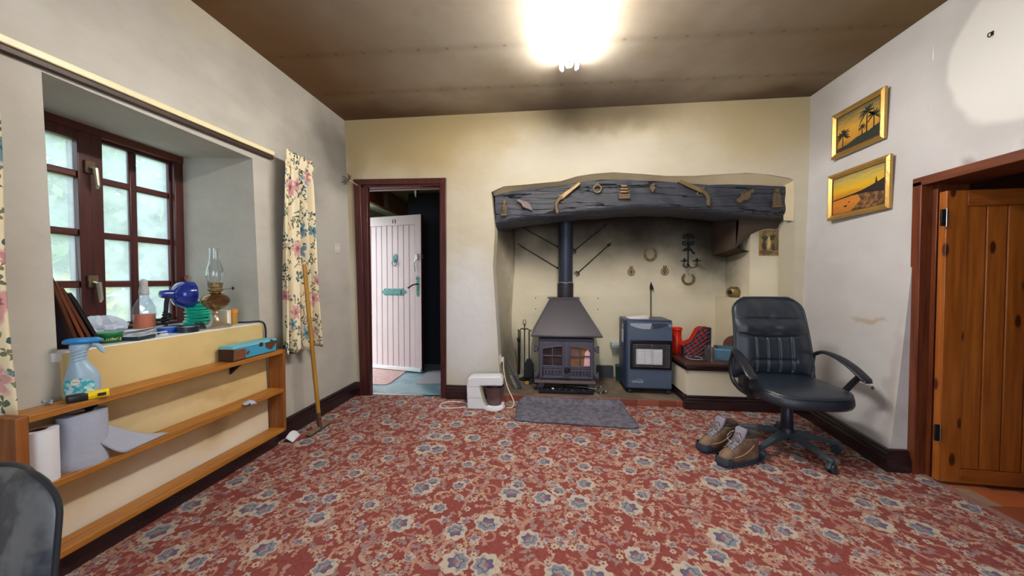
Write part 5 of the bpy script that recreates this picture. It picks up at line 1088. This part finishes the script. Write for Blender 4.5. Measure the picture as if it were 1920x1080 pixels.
G().prism([(-.062, .165), (-.05, .185), (-.025, .20), (0, .215), (.008, .24), (.014, .212), (.035, .19), (.05, .165), (.075, .145), (.062, .135), (.045, .14), (.035, .165), (.015, .175), (-.015, .172), (-.04, .172)], 'y', -.014, -.004).build('dolphin', BI, sn, .002)

# --- ornaments on the oak beam
YBM = 3.205
def plaque(name, label, px, py, w, h, rot, shapes, m=BRASSD, cat='ornament', d=.014):
    p = onY(px, py, YBM); o = thing(name, label, cat, p, 0, None, (0, R(rot), 0))
    for nm, poly, dd in shapes: G().prism([(x * w, z * h) for x, z in poly], 'y', -d * dd, .006).build(nm, m, o, .003)
    return o
def ell(cx, cz, rx, rz, n=12): return [(cx + rx * math.cos(2 * math.pi * k / n), cz + rz * math.sin(2 * math.pi * k / n)) for k in range(n)]
pl = plaque('figure_plaque', 'narrow cast brass figure at the left end of the beam', 946, 390, .05, .15, 2, [('base', [(-.55, -.5), (.55, -.5), (.5, -.36), (-.5, -.36)], 1.3), ('body', [(-.45, -.4), (.45, -.4), (.5, .0), (.4, .25), (-.4, .25), (-.45, 0)], .8), ('head', ell(0, .36, .32, .14), 1.1)])
for k in range(4): G().box(-.016, .016, -.016, -.008, -.05 + .024 * k, -.038 + .024 * k).build('relief_band', BRASSD, pl, .002)
plaque('flint_arrowhead', 'flat tan wooden fish shape on the left of the beam', 985, 384, .17, .07, 20, [('blade', [(-.5, .1), (-.48, .36), (-.28, .42), (-.18, .35), (0, .45), (.25, .25), (.5, -.45), (.0, -.42), (-.1, -.38), (-.22, -.05), (-.32, .0)], 1.)], mat('tan_wood_cut', (122, 106, 100), .6, 0, .1))
def pistol(label, px, py, sc_, rot, mirror):
    s = -1 if mirror else 1; p = onY(px, py, YBM); o = thing('toy_pistol', label, 'pistol ornament', p, 0, 'brass pistols on the beam', (0, R(rot), 0)); m = (lambda q: [(s * x * sc_, z * sc_) for x, z in q])
    G().prism(m([(-.02, -.002), (.20, .010), (.205, .036), (.185, .036), (-.02, .042)]), 'y', -.018, .004).build('barrel', BRASS, o, .004)
    G().prism(m([(.02, .012), (-.02, .036), (-.06, .03), (-.10, .0), (-.125, -.05), (-.135, -.075), (-.115, -.085), (-.095, -.07), (-.085, -.03), (-.05, -.002)]), 'y', -.02, .004).build('grip', BRASSD, o, .006)
    lkk = G().prism(m([(-.03, .03), (.03, .036), (.02, .052), (.005, .046), (-.012, .06), (-.025, .05)]), 'y', -.02, -.004).build('flintlock', BRASSD, o, .002)
    G().tube([(s * sc_ * (-.012 + .022 * math.cos(a)), -.008, sc_ * (-.006 + .02 * math.sin(a))) for a in [R(180 + 22 * k) for k in range(9)]], .003, 6).build('trigger_guard', BRASS, o)
pistol('brass flintlock pistol ornament pointing up right on the beam', 1056, 373, 1., -36, False)
pistol('brass flintlock pistol ornament pointing left on the right of the beam', 1310, 361, 1., 24, True)
p = onY(1120, 354, YBM); o = thing('brass_stirrup', 'small round brass ring ornament on the beam', 'ornament', p)
G().tube([(.034 * math.cos(a), -.006, .034 * math.sin(a)) for a in [R(15 * k) for k in range(24)]], .0075, 8, closed=True).build('ring', BRASS, o); G().prism([(-.008, .034), (.008, .034), (.006, .052), (-.006, .052)], 'y', -.014, .004).build('hanger', BRASS, o, .002); G().tube([(.02 * math.cos(a), -.006, .012 + .01 * math.sin(a)) for a in [R(18 * k) for k in range(11)]], .004, 6).build('arch', BRASSD, o)
sp = plaque('brass_galleon', 'cast brass sailing ship ornament in the middle of the beam', 1170, 359, .10, .14, 0, [('plinth', [(-.5, -.5), (.5, -.5), (.5, -.3), (-.5, -.3)], 1.5), ('hull', [(-.5, -.3), (.5, -.3), (.55, -.15), (.3, -.18), (-.4, -.16), (-.6, -.1)], 1.2)])
for k, (z, w) in enumerate(((-.10, .9), (.08, .78), (.26, .62))): G().prism([(-.045 * w, z * .14), (.045 * w, z * .14), (.040 * w, z * .14 + .018), (-.040 * w, z * .14 + .018)], 'y', -.018, -.002).build('sail', BRASS, sp, .004)
for x in (-.02, .02): G().tube([(x, -.006, -.03), (x, -.006, .065)], .003, 6).build('mast', BRASSD, sp)
plaque('small_brass_crest', 'tiny brass crest ornament on the beam between ship and pistol', 1223, 353, .05, .085, 0, [('shield', [(0, -.5), (.5, -.1), (.45, .2), (-.45, .2), (-.5, -.1)], 1.), ('crown', [(-.35, .2), (.35, .2), (.4, .45), (.2, .35), (0, .55), (-.2, .35), (-.4, .45)], 1.2)])
fg = plaque('leaning_figure', 'slanted cast brass figure on the right of the beam', 1398, 367, .06, .17, 52, [('foot', ell(0, -.42, .4, .10), 1.2), ('body', [(-.3, -.38), (.3, -.38), (.5, -.1), (.35, .2), (-.35, .2), (-.45, -.12)], 1.4), ('head', ell(0, .33, .3, .14), 1.2)])
for s in (-1, 1): G().tube([(s * .012, -.012, .03), (s * .034, -.014, .0), (s * .03, -.012, -.035)], .006, 6).build('arm', BRASSD, fg)
fg = plaque('seated_figure', 'upright cast brass figure at the right end of the beam', 1456, 372, .075, .16, -3, [('plinth', [(-.55, -.5), (.5, -.5), (.45, -.36), (-.5, -.36)], 1.5), ('robe', [(-.45, -.38), (.42, -.38), (.4, .1), (.3, .3), (-.3, .3), (-.4, .1)], 1.0), ('head', ell(0, .4, .22, .11), 1.5)])
for k in range(3): G().tube([(-.014 + .014 * k, -.014, -.05), (-.012 + .012 * k, -.016, .04)], .0045, 6).build('fold', BRASSD, fg)

# ================================================================== OFFICE CHAIR
oc = thing('office_chair', 'black leather swivel office chair with looped arms on castors', 'chair', (1.575, 2.437, 0), 0)
STAR = mat('dusty_blue_grey_base', (58, 68, 78), .5, 0, .25, 6, second=(96, 98, 92), lo=.55, hi=.8)
for k in range(5):
    a = R(-3 + 72 * k - 2); u = Vector((math.cos(a), math.sin(a), 0)); w = Vector((-u.y, u.x, 0)); rs = []
    for t_, hw, zt, zb_ in ((.02, .026, .130, .085), (.10, .024, .122, .085), (.20, .021, .100, .072), (.275, .018, .082, .062), (.30, .012, .078, .064)):
        rs.append([u * t_ + w * hw + Vector((0, 0, zb_)), u * t_ + w * hw * .8 + Vector((0, 0, zt)), u * t_ - w * hw * .8 + Vector((0, 0, zt)), u * t_ - w * hw + Vector((0, 0, zb_))])
    lg_ = G().rings(rs).build('base_leg', STAR, oc, .005)
    c = u * .285; b_ = R(40 + 65 * k); v_ = Vector((math.cos(b_), math.sin(b_), 0))
    cs2 = G().tube([c + Vector((0, 0, .07)), c + Vector((0, 0, .045))], .009, 8).build('castor_stem', BLACKP, lg_)
    for s in (-1, 1): G().lathe([(0, -.009), (.022, -.009), (.0265, -.004), (.0265, .006), (.02, .009), (0, .009)], tuple(c + v_ * s * .013 + Vector((0, 0, .0268))), 18, m=v_.to_track_quat('Z', 'Y').to_matrix()).build('castor_wheel', mat('castor_grey_blue', (44, 54, 64), .4), lg_)
    G().tube([c + v_ * .0 + Vector((0, 0, .03)) + Vector((-v_.y, v_.x, 0)) * .027 * math.cos(q) + Vector((0, 0, .027 * math.sin(q))) for q in [R(10 * i) for i in range(19)]], .011, 6).build('castor_hood', STAR, lg_)
G().lathe([(.042, .075), (.045, .09), (.045, .13), (.036, .145), (.034, .15)], n=28).build('hub', BLACKP, oc)
G().lathe([(.033, .14), (.036, .15), (.031, .27), (.028, .275), (.026, .37)], n=28).build('gas_column', mat('navy_column', (22, 26, 52), .4), oc)
G().box(-.075, .075, -.11, .09, .335, .372).build('tilt_mechanism', BLACKP, oc, .01)
lv = G().tube(spline([(-.05, -.02, .345), (-.15, -.02, .34), (-.22, -.01, .34)], 5), .006, 8).build('lever', CHROME, oc); G().lathe([(0, 0), (.013, .005), (.015, .03), (0, .04)], (-.22, -.01, .34), 12, m=Vector((-1, 0, 0)).to_track_quat('Z', 'Y').to_matrix()).build('lever_knob', BLACKP, lv)
def sq(hx, hy, z, cx=0., cy=0., e=3.2, n=48):
    out = []
    for k in range(n):
        a = 2 * math.pi * k / n; c, s = math.cos(a), math.sin(a); f = (abs(c) ** e + abs(s) ** e) ** (-1 / e); out.append((cx + hx * f * c, cy + hy * f * s, z))
    return out
CY_ = -.035
def seat_ring(k, z, d=0.): return [(x, y, zz + d * (1 - ((x) / .27) ** 2) + .012 * max(0, (y - CY_) / .25) - .016 * max(0, (-(y - CY_) - .15) / .1)) for x, y, zz in sq(.262 * k, .258 * k, z, 0, CY_)]
G().rings([seat_ring(.90, .368), seat_ring(.99, .376), seat_ring(1.01, .395), seat_ring(1.0, .42), seat_ring(.965, .440), seat_ring(.90, .449), seat_ring(.7, .452, .004), seat_ring(.35, .452, .006), seat_ring(.02, .453, .006)]).build('seat', LEATHER, oc, ang=80)
G().tube(seat_ring(.972, .438), .0035, 6, closed=True).build('seat_piping', LEATHER, oc)
# backrest: padded panel, front towards -y
def back_pt(u, v, front):
    z = .435 + .555 * v; hw = .268 - .034 * v ** 1.5 - .010 * math.sin(math.pi * v)
    e = 1.0
    if v > .80: e = (1 - ((v - .80) / .20) ** 2.8 * .36)
    if v < .10: e = .93 + .07 * (v / .10)
    x = (2 * u - 1) * hw * e; lean = .185 + .10 * v ** 1.2 - .02 * math.sin(math.pi * v)
    edge_ = (1 - abs(2 * u - 1) ** 6) * (1 - (2 * v - 1) ** 10)
    if front:
        pad = .052 * edge_
        ch = 0.
        if .08 < v < .52 and abs(x) < .150:
            ch = -.014 * sum(math.exp(-((x - c) / .0055) ** 2) for c in (-.118, -.040, .038, .116))
            ch += -.006 * math.exp(-((v - .22) / .02) ** 2)
        ch += -.012 * math.exp(-((v - .735) / .012) ** 2)
        ch += -.012 * math.exp(-((v - (.555 - .05 * (1 - (2 * u - 1) ** 2))) / .012) ** 2)
        pad += ch * edge_ + (.016 * math.exp(-((v - .64) / .07) ** 2) - .010 * math.exp(-((abs(2 * u - 1) - .85) / .12) ** 2) * (v > .2)) * edge_ + .004 * math.sin(9 * x / .2 + 7 * v) * edge_ * (v > .55)
        bow = .035 * (2 * u - 1) ** 2
        return (x, lean - pad - bow, z)
    return (x, lean + .028 * edge_ - .035 * (2 * u - 1) ** 2, z)
LTH2 = LEATHER
G().grid(lambda u, v: back_pt(u, v, True), 96, 80).build('backrest', LTH2, oc, fix=False, ang=180)
G().grid(lambda u, v: back_pt(1 - u, v, False), 24, 24).build('back_shell', BLACKP, oc, fix=False, ang=180)
pip = [back_pt(0, k / 40, True) for k in range(41)] + [back_pt(k / 24, 1, True) for k in range(1, 24)] + [back_pt(1, 1 - k / 40, True) for k in range(41)] + [back_pt(1 - k / 24, 0, True) for k in range(1, 24)]
G().tube(pip, .009, 8, closed=True).build('back_piping', LTH2, oc)
G().prism([(.05, .36), (.21, .37), (.235, .50), (.235, .62), (.20, .62), (.195, .44), (.17, .405), (.05, .39)], 'x', -.04, .04).build('back_bracket', BLACKP, oc, .008)
for s in (-1, 1):
    path = spline([(s * .262, .155, .600), (s * .283, .10, .630), (s * .302, .01, .618), (s * .314, -.08, .582), (s * .320, -.15, .540), (s * .321, -.195, .508)], 7)
    rs = []
    for i, p in enumerate(path):
        f = i / (len(path) - 1); t_ = (path[min(i + 1, len(path) - 1)] - path[max(i - 1, 0)]).normalized(); w = Vector((1, 0, 0)) - t_ * t_.x; w.normalize(); n_ = t_.cross(w)
        a_w = (.013 + .021 * min(1, f / .5)) * (1 if f < .93 else .72); a_h = .012 if f < .95 else .008
        rs.append([p + w * a_w * math.cos(q) + n_ * a_h * math.sin(q) for q in [2 * math.pi * k / 14 for k in range(14)]])
    am = G().rings(rs).build('armrest', mat('arm_black_plastic', (30, 32, 40), .34, 0, .1), oc, ang=70)
    G().tube(spline([(s * .317, -.145, .537), (s * .315, -.105, .49), (s * .30, -.07, .43), (s * .275, -.055, .39), (s * .235, -.05, .368)], 5), [.017] * 5 + [.018] * 8 + [.02] * 8, 10).build('arm_post', BLACKP, am)
    G().tube(spline([(s * .262, .155, .60), (s * .268, .175, .52), (s * .268, .15, .42), (s * .262, .05, .372), (s * .24, -.06, .362)], 6), .015, 8).build('arm_support', BLACKP, oc)

# ================================================================== BOOTS
def boot(label, loc, rz):
    b = thing('walking_boot', label, 'boot', loc, rz, 'pair of walking boots')     # local: toe towards -x
    BR = mat('brown_suede', (112, 86, 66), .85, 0, .2, 14, .4, 120, second=(138, 112, 92)); SOLE = mat('blue_black_rubber', (48, 54, 68), .6, 0, .15, 12); GRY = mat('grey_tongue_fabric', (142, 136, 152), .9, 0, .12, 30, .3, 200)
    n = 32
    def ring(x0, x1, wt, wh, z, tilt=0.):
        out = []
        for k in range(n):
            a = 2 * math.pi * k / n; c, s = math.cos(a), math.sin(a); xm, hl = (x0 + x1) / 2, (x1 - x0) / 2; f = (c + 1) / 2
            w = (wt + (wh - wt) * f) * (.93 + .07 * abs(math.sin(2 * a))); e = 2.5; q = (abs(c) ** e + abs(s) ** e) ** (-1 / e)
            out.append((xm + hl * q * c, w * q * s, z + tilt * (xm + hl * c)))
        return out
    G().rings([ring(-.150, .135, .050, .038, .0), ring(-.153, .138, .051, .039, .012), ring(-.152, .137, .050, .038, .030), ring(-.147, .133, .047, .036, .034)]).build('sole', SOLE, b, .002)
    g = G()
    for k in range(7): x = -.135 + .042 * k; g.box(x, x + .018, -.0535 + .003 * (k > 3), .0535 - .003 * (k > 3), .0, .010)
    g.build('tread_lugs', SOLE, b, .002)
    G().rings([ring(-.146, .132, .047, .036, .030), ring(-.147, .133, .048, .037, .048), ring(-.140, .132, .046, .037, .066), ring(-.118, .130, .043, .037, .082), ring(-.088, .128, .041, .037, .096), ring(-.060, .126, .040, .037, .112), ring(-.030, .124, .040, .038, .130), ring(-.006, .124, .041, .040, .150), ring(.004, .126, .042, .042, .168)], caps=False).build('upper', BR, b, ang=80, solid=.004)
    G().rings([ring(.0, .128, .044, .044, .162), ring(-.002, .131, .046, .046, .172), ring(.004, .128, .043, .043, .180), ring(.014, .12, .036, .036, .174), ring(.02, .115, .033, .033, .13)], caps=False).build('padded_collar', mat('dark_collar', (66, 52, 50), .8, 0, .2), b, ang=80)
    G().rings([ring(-.158, -.07, .050, .055, .018), ring(-.157, -.075, .049, .053, .04), ring(-.150, -.09, .044, .046, .056)], caps=False).build('toe_cap', SOLE, b, ang=80)
    tg = G().rings([[(x + dx, y * w, z + dz) for y in (-1, -.5, 0, .5, 1) for dx, dz in ((-.004 - .008 * (1 - y * y), 0),)] + [(x + .010, y * w, z) for y in (1, .5, 0, -.5, -1) for dz in (0,)] for x, w, z in ((-.075, .024, .102), (-.04, .028, .128), (-.012, .032, .155), (.0, .036, .185), (.006, .036, .208), (.012, .026, .216))]).build('tongue', GRY, b, .003)
    lc_ = G(); pts = []
    for k in range(6):
        x = -.088 + .0165 * k; z = .098 + .0145 * k
        for s in (-1, 1): lc_.tube(spline([(x, s * .026, z - .002), (x + .004, s * .008, z + .016), (x + .012, -s * .010, z + .02), (x + .016, -s * .028, z + .012)], 4), .0032, 6)
    for s in (-1, 1): lc_.tube(spline([(-.01, 0, .185), (-.03, s * .03, .185), (-.05, s * .045, .150), (-.045, s * .03, .13), (-.02, s * .01, .165)], 5), .003, 6)
    lc_.build('laces', mat('speckled_laces', (170, 160, 160), .8, 0, .1, 90, second=(66, 56, 66)), b)
    for k in range(5):
        x = -.085 + .02 * k; z = .092 + .0165 * k
        for s in (-1, 1): G().ball((x, s * (.034 - .0005 * k), z), (.0045, .004, .0045), 8).build('eyelet', CHROME, b)
    for s in (-1, 1): G().tube(spline([(-.09, s * .048, .064), (-.03, s * .047, .07), (.03, s * .043, .095), (.06, s * .042, .12)], 4), .0025, 6).build('pale_trim', mat('tan_trim', (186, 150, 106), .8), b)
boot('brown walking boot standing further back beside the chair base', (1.128, 2.385, 0), R(17))
boot('brown walking boot standing in front, nearest to the viewer', (1.172, 2.222, 0), R(20))

# ================================================================== BLACK CHAIR, bottom left
bc = thing('vinyl_chair', 'black vinyl chair with rounded back, cut off at the lower left corner', 'chair', (-1.352, .655, 0), R(-2))
VIN = mat('black_vinyl_sheen', (48, 54, 68), .25, 0, .3, 4.5, .05, 60, .7, second=(108, 110, 114), lo=.48, hi=.60)  # grey mottle paints the sheen into the black vinyl
def vb(u, v, f):
    z = .30 + .352 * v; hw = .262 - .07 * v; e = 1.0
    if v > .72: e = 1 - .5 * ((v - .72) / .28) ** 3
    x = (2 * u - 1) * hw * e; m_ = (1 - abs(2 * u - 1) ** 8) * (1 - (2 * v - 1) ** 12)
    return (x, .0 + .07 * v + (-.03 if f else .018) * m_ - .02 * (2 * u - 1) ** 2, z)
G().grid(lambda u, v: vb(u, v, True), 32, 28).build('backrest_front', VIN, bc, fix=False, ang=180); G().grid(lambda u, v: vb(1 - u, v, False), 32, 28).build('backrest_rear', VIN, bc, fix=False, ang=180)
pp_ = [vb(0, k / 30, True) for k in range(31)] + [vb(k / 20, 1, True) for k in range(1, 20)] + [vb(1, 1 - k / 30, True) for k in range(31)]
G().tube(pp_, .006, 8).build('piping', mat('dark_piping', (34, 38, 46), .35), bc)
G().rings([sq(.20, .20, .285, 0, -.24), sq(.215, .215, .30, 0, -.24), sq(.215, .215, .335, 0, -.24), sq(.19, .19, .352, 0, -.24)]).build('seat', VIN, bc)
for sx in (-1, 1):
    G().tube([(sx * .185, -.40, 0), (sx * .175, -.38, .29)], .011, 10).build('leg', BLACKP, bc); G().tube([(sx * .185, .02, 0), (sx * .165, -.06, .29), (sx * .16, .02, .36)], .011, 10).build('leg', BLACKP, bc)

# ================================================================== RIGHT WALL
def painting(name, label, corners, paint):
    """corners tl,tr,bl,br read on the wall plane; frame of four mitred gilt sides, canvas a hand's breadth inside"""
    X = min(xr(onX(x, y, 2.14).y, onX(x, y, 2.14).z) for x, y in corners) - .008; q = [onX(x, y, X) for x, y in corners]; c = (q[0] + q[1] + q[2] + q[3]) / 4; w = ((q[0] - q[1]).length + (q[2] - q[3]).length) / 2; h = ((q[0] - q[2]).length + (q[1] - q[3]).length) / 2
    o = thing(name, label, 'painting', (X + .004, c.y, c.z), 0, None, (0, 0, 0)); W2, H2, f = w / 2, h / 2, .034
    GF = mat('gilt_frame', (184, 146, 78), .3, .55, .2, 30, .2, 90); GD = mat('gilt_inner_dark', (110, 76, 36), .45, .4)
    out = [(-W2, -H2), (W2, -H2), (W2, H2), (-W2, H2)]; inn = [(-W2 + f, -H2 + f), (W2 - f, -H2 + f), (W2 - f, H2 - f), (-W2 + f, H2 - f)]; mid = [(a * .5 + b * .5, c_ * .5 + d * .5) for (a, c_), (b, d) in zip(out, inn)]
    for k in range(4):
        j = (k + 1) % 4; P = lambda p, x: (x, p[0], p[1])
        rs = [[P(out[i], 0), P(out[i], -.018), P(mid[i], -.026), P(inn[i], -.012), P(inn[i], 0)] for i in (k, j)]
        G().rings(rs).build('frame_side', GF, o)
        G().rings([[P(inn[i], -.012), P(inn[i], -.004), P(tuple(t * .97 for t in inn[i]), -.006), P(tuple(t * .97 for t in inn[i]), -.012)] for i in (k, j)]).build('inner_slip', GD, o)
    cv = G().box(-.007, -.002, -W2 + f, W2 - f, -H2 + f, H2 - f).build('canvas', paint, o)
    return o, W2 - f, H2 - f
def sunset(name, stops, streak):
    t = NT(name); v = t.coord('Generated'); s = t.node('ShaderNodeSeparateXYZ'); t.l.new(v, s.inputs[0])
    n = t.noise(t.map(v, (1, 2.2, 7), rot=(R(streak), 0, 0)), 2.2, 4); f = t.math('ADD', s.outputs[2], t.math('MULTIPLY', t.math('SUBTRACT', n, .5), .35))
    r = t.node('ShaderNodeValToRGB'); t.l.new(f, r.inputs[0]); e = r.color_ramp.elements
    while len(e) < len(stops): e.new(.5)
    for el, (p, c) in zip(e, stops): el.position = p; el.color = lin(c)
    return t.fin(r.outputs[0], .45, 0, .4)
pa, W2, H2 = painting('palm_painting', 'upper gilt-framed painting of palm trees at golden dusk', [(1563, 215), (1662, 166), (1563, 297), (1663, 262)], sunset('dusk_sky_paint', [(0, (120, 84, 36)), (.3, (196, 140, 50)), (.55, (206, 156, 62)), (.8, (150, 124, 66)), (1, (84, 84, 62))], 20))
DKP = mat('dark_palm_paint', (34, 44, 40), .5, 0, .2, 20)
def paintp(nm, poly, par, m=None, d=-.0085): return G().prism(poly, 'x', d, -.0065).build(nm, m or DKP, par)   # poly in (y, z); y grows away from the viewer
paintp('painted_ground', [(W2, -H2), (-W2, -H2), (-W2, -H2 * .30), (-W2 * .5, -H2 * .5), (0, -H2 * .55), (W2 * .4, -H2 * .72), (W2, -H2 * .8)], pa)
def palm(par, y, z0_, z1, r, seed):
    rr = random.Random(seed); paintp('painted_trunk', [(y - .004, z0_), (y + .004, z0_), (y + .003, z1), (y - .003, z1)], par)
    for k in range(13):
        a = R(-30 + 20 * k + rr.uniform(-8, 8)); L_ = r * rr.uniform(.75, 1.1); c, s = math.cos(a), math.sin(a); dr = .35 * L_
        q = [(y + L_ * t * c, z1 + L_ * t * s - dr * t * t) for t in (0, .35, .7, 1)]; w_ = r * .09
        paintp('painted_frond', [q[0], (q[1][0] - s * w_, q[1][1] + c * w_), (q[2][0] - s * w_ * .8, q[2][1] + c * w_ * .8), q[3], (q[2][0] + s * w_ * .5, q[2][1] - c * w_ * .5), (q[1][0] + s * w_ * .5, q[1][1] - c * w_ * .5)], par)
palm(pa, -W2 * .42, -H2 * .6, H2 * .50, .072, 1); palm(pa, -W2 * .72, -H2 * .5, H2 * .18, .060, 2); palm(pa, W2 * .68, -H2 * .8, -H2 * .12, .074, 3); palm(pa, -W2 * .22, -H2 * .6, -H2 * .15, .036, 4)
pb, W2, H2 = painting('seaside_painting', 'lower gilt-framed painting of a rocky bay at sunset', [(1555, 330), (1673, 290), (1555, 413), (1672, 392)], sunset('bay_sunset_paint', [(0, (176, 110, 44)), (.25, (206, 130, 54)), (.45, (196, 128, 40)), (.62, (226, 178, 40)), (.82, (196, 170, 80)), (1, (146, 132, 96))], 10))
ROCK = mat('painted_rocks', (74, 52, 36), .5, 0, .3, 40, second=(150, 108, 66)); HEAD = mat('painted_headland', (40, 30, 32), .5)
paintp('painted_headland', [(-W2, -H2 * .35), (-W2, H2 * .32), (-W2 * .8, H2 * .2), (-W2 * .5, H2 * .08), (-W2 * .2, -H2 * .02), (W2 * .2, -H2 * .1), (W2, -H2 * .2), (W2, -H2 * .25), (W2 * .2, -H2 * .17), (-W2 * .3, -H2 * .2)], pb, HEAD, -.009)
paintp('painted_shore', [(-W2, -H2), (-W2, -H2 * .3), (-W2 * .4, -H2 * .12), (-W2 * .05, -H2 * .2), (-W2 * .15, -H2 * .5), (W2 * .1, -H2 * .78), (W2 * .25, -H2)], pb, ROCK, -.0085)
paintp('painted_spire', [(-W2 * .72, H2 * .15), (-W2 * .68, H2 * .45), (-W2 * .64, H2 * .13)], pb, HEAD, -.0088)
for y, z, s in ((W2 * .45, -H2 * .62, 1.), (W2 * .3, -H2 * .45, .6)): paintp('painted_boat', [(y + .014 * s, z), (y - .014 * s, z + .004 * s), (y - .010 * s, z - .008 * s), (y + .008 * s, z - .009 * s)], pb, HEAD)
hn = thing('wall_hook', 'small dark metal hook on the white upper part of the right wall', 'hook', onX(1860, 64, 2.17))
G().box(-.002, .02, -.004, .004, -.006, .014).build('plate', IRON, hn); G().tube(spline([(-.002, 0, .006), (-.014, 0, .006), (-.018, 0, -.008), (-.01, 0, -.014), (-.006, 0, -.008)], 4), .0022, 6).build('hook', IRON, hn)
cp = tag(G().lathe([(0, 0), (.012, 0), (.010, .012), (0, .014)], n=14, m=Vector((-1, 0, 0)).to_track_quat('Z', 'Y').to_matrix()).build('pipe_stub', mat('brass_stub', (150, 110, 80), .5, .5), loc=(xr(2.42, .47) + .002, 2.40, .435)), 'small brass stub fixed low on the right wall behind the chair arm', 'stub')
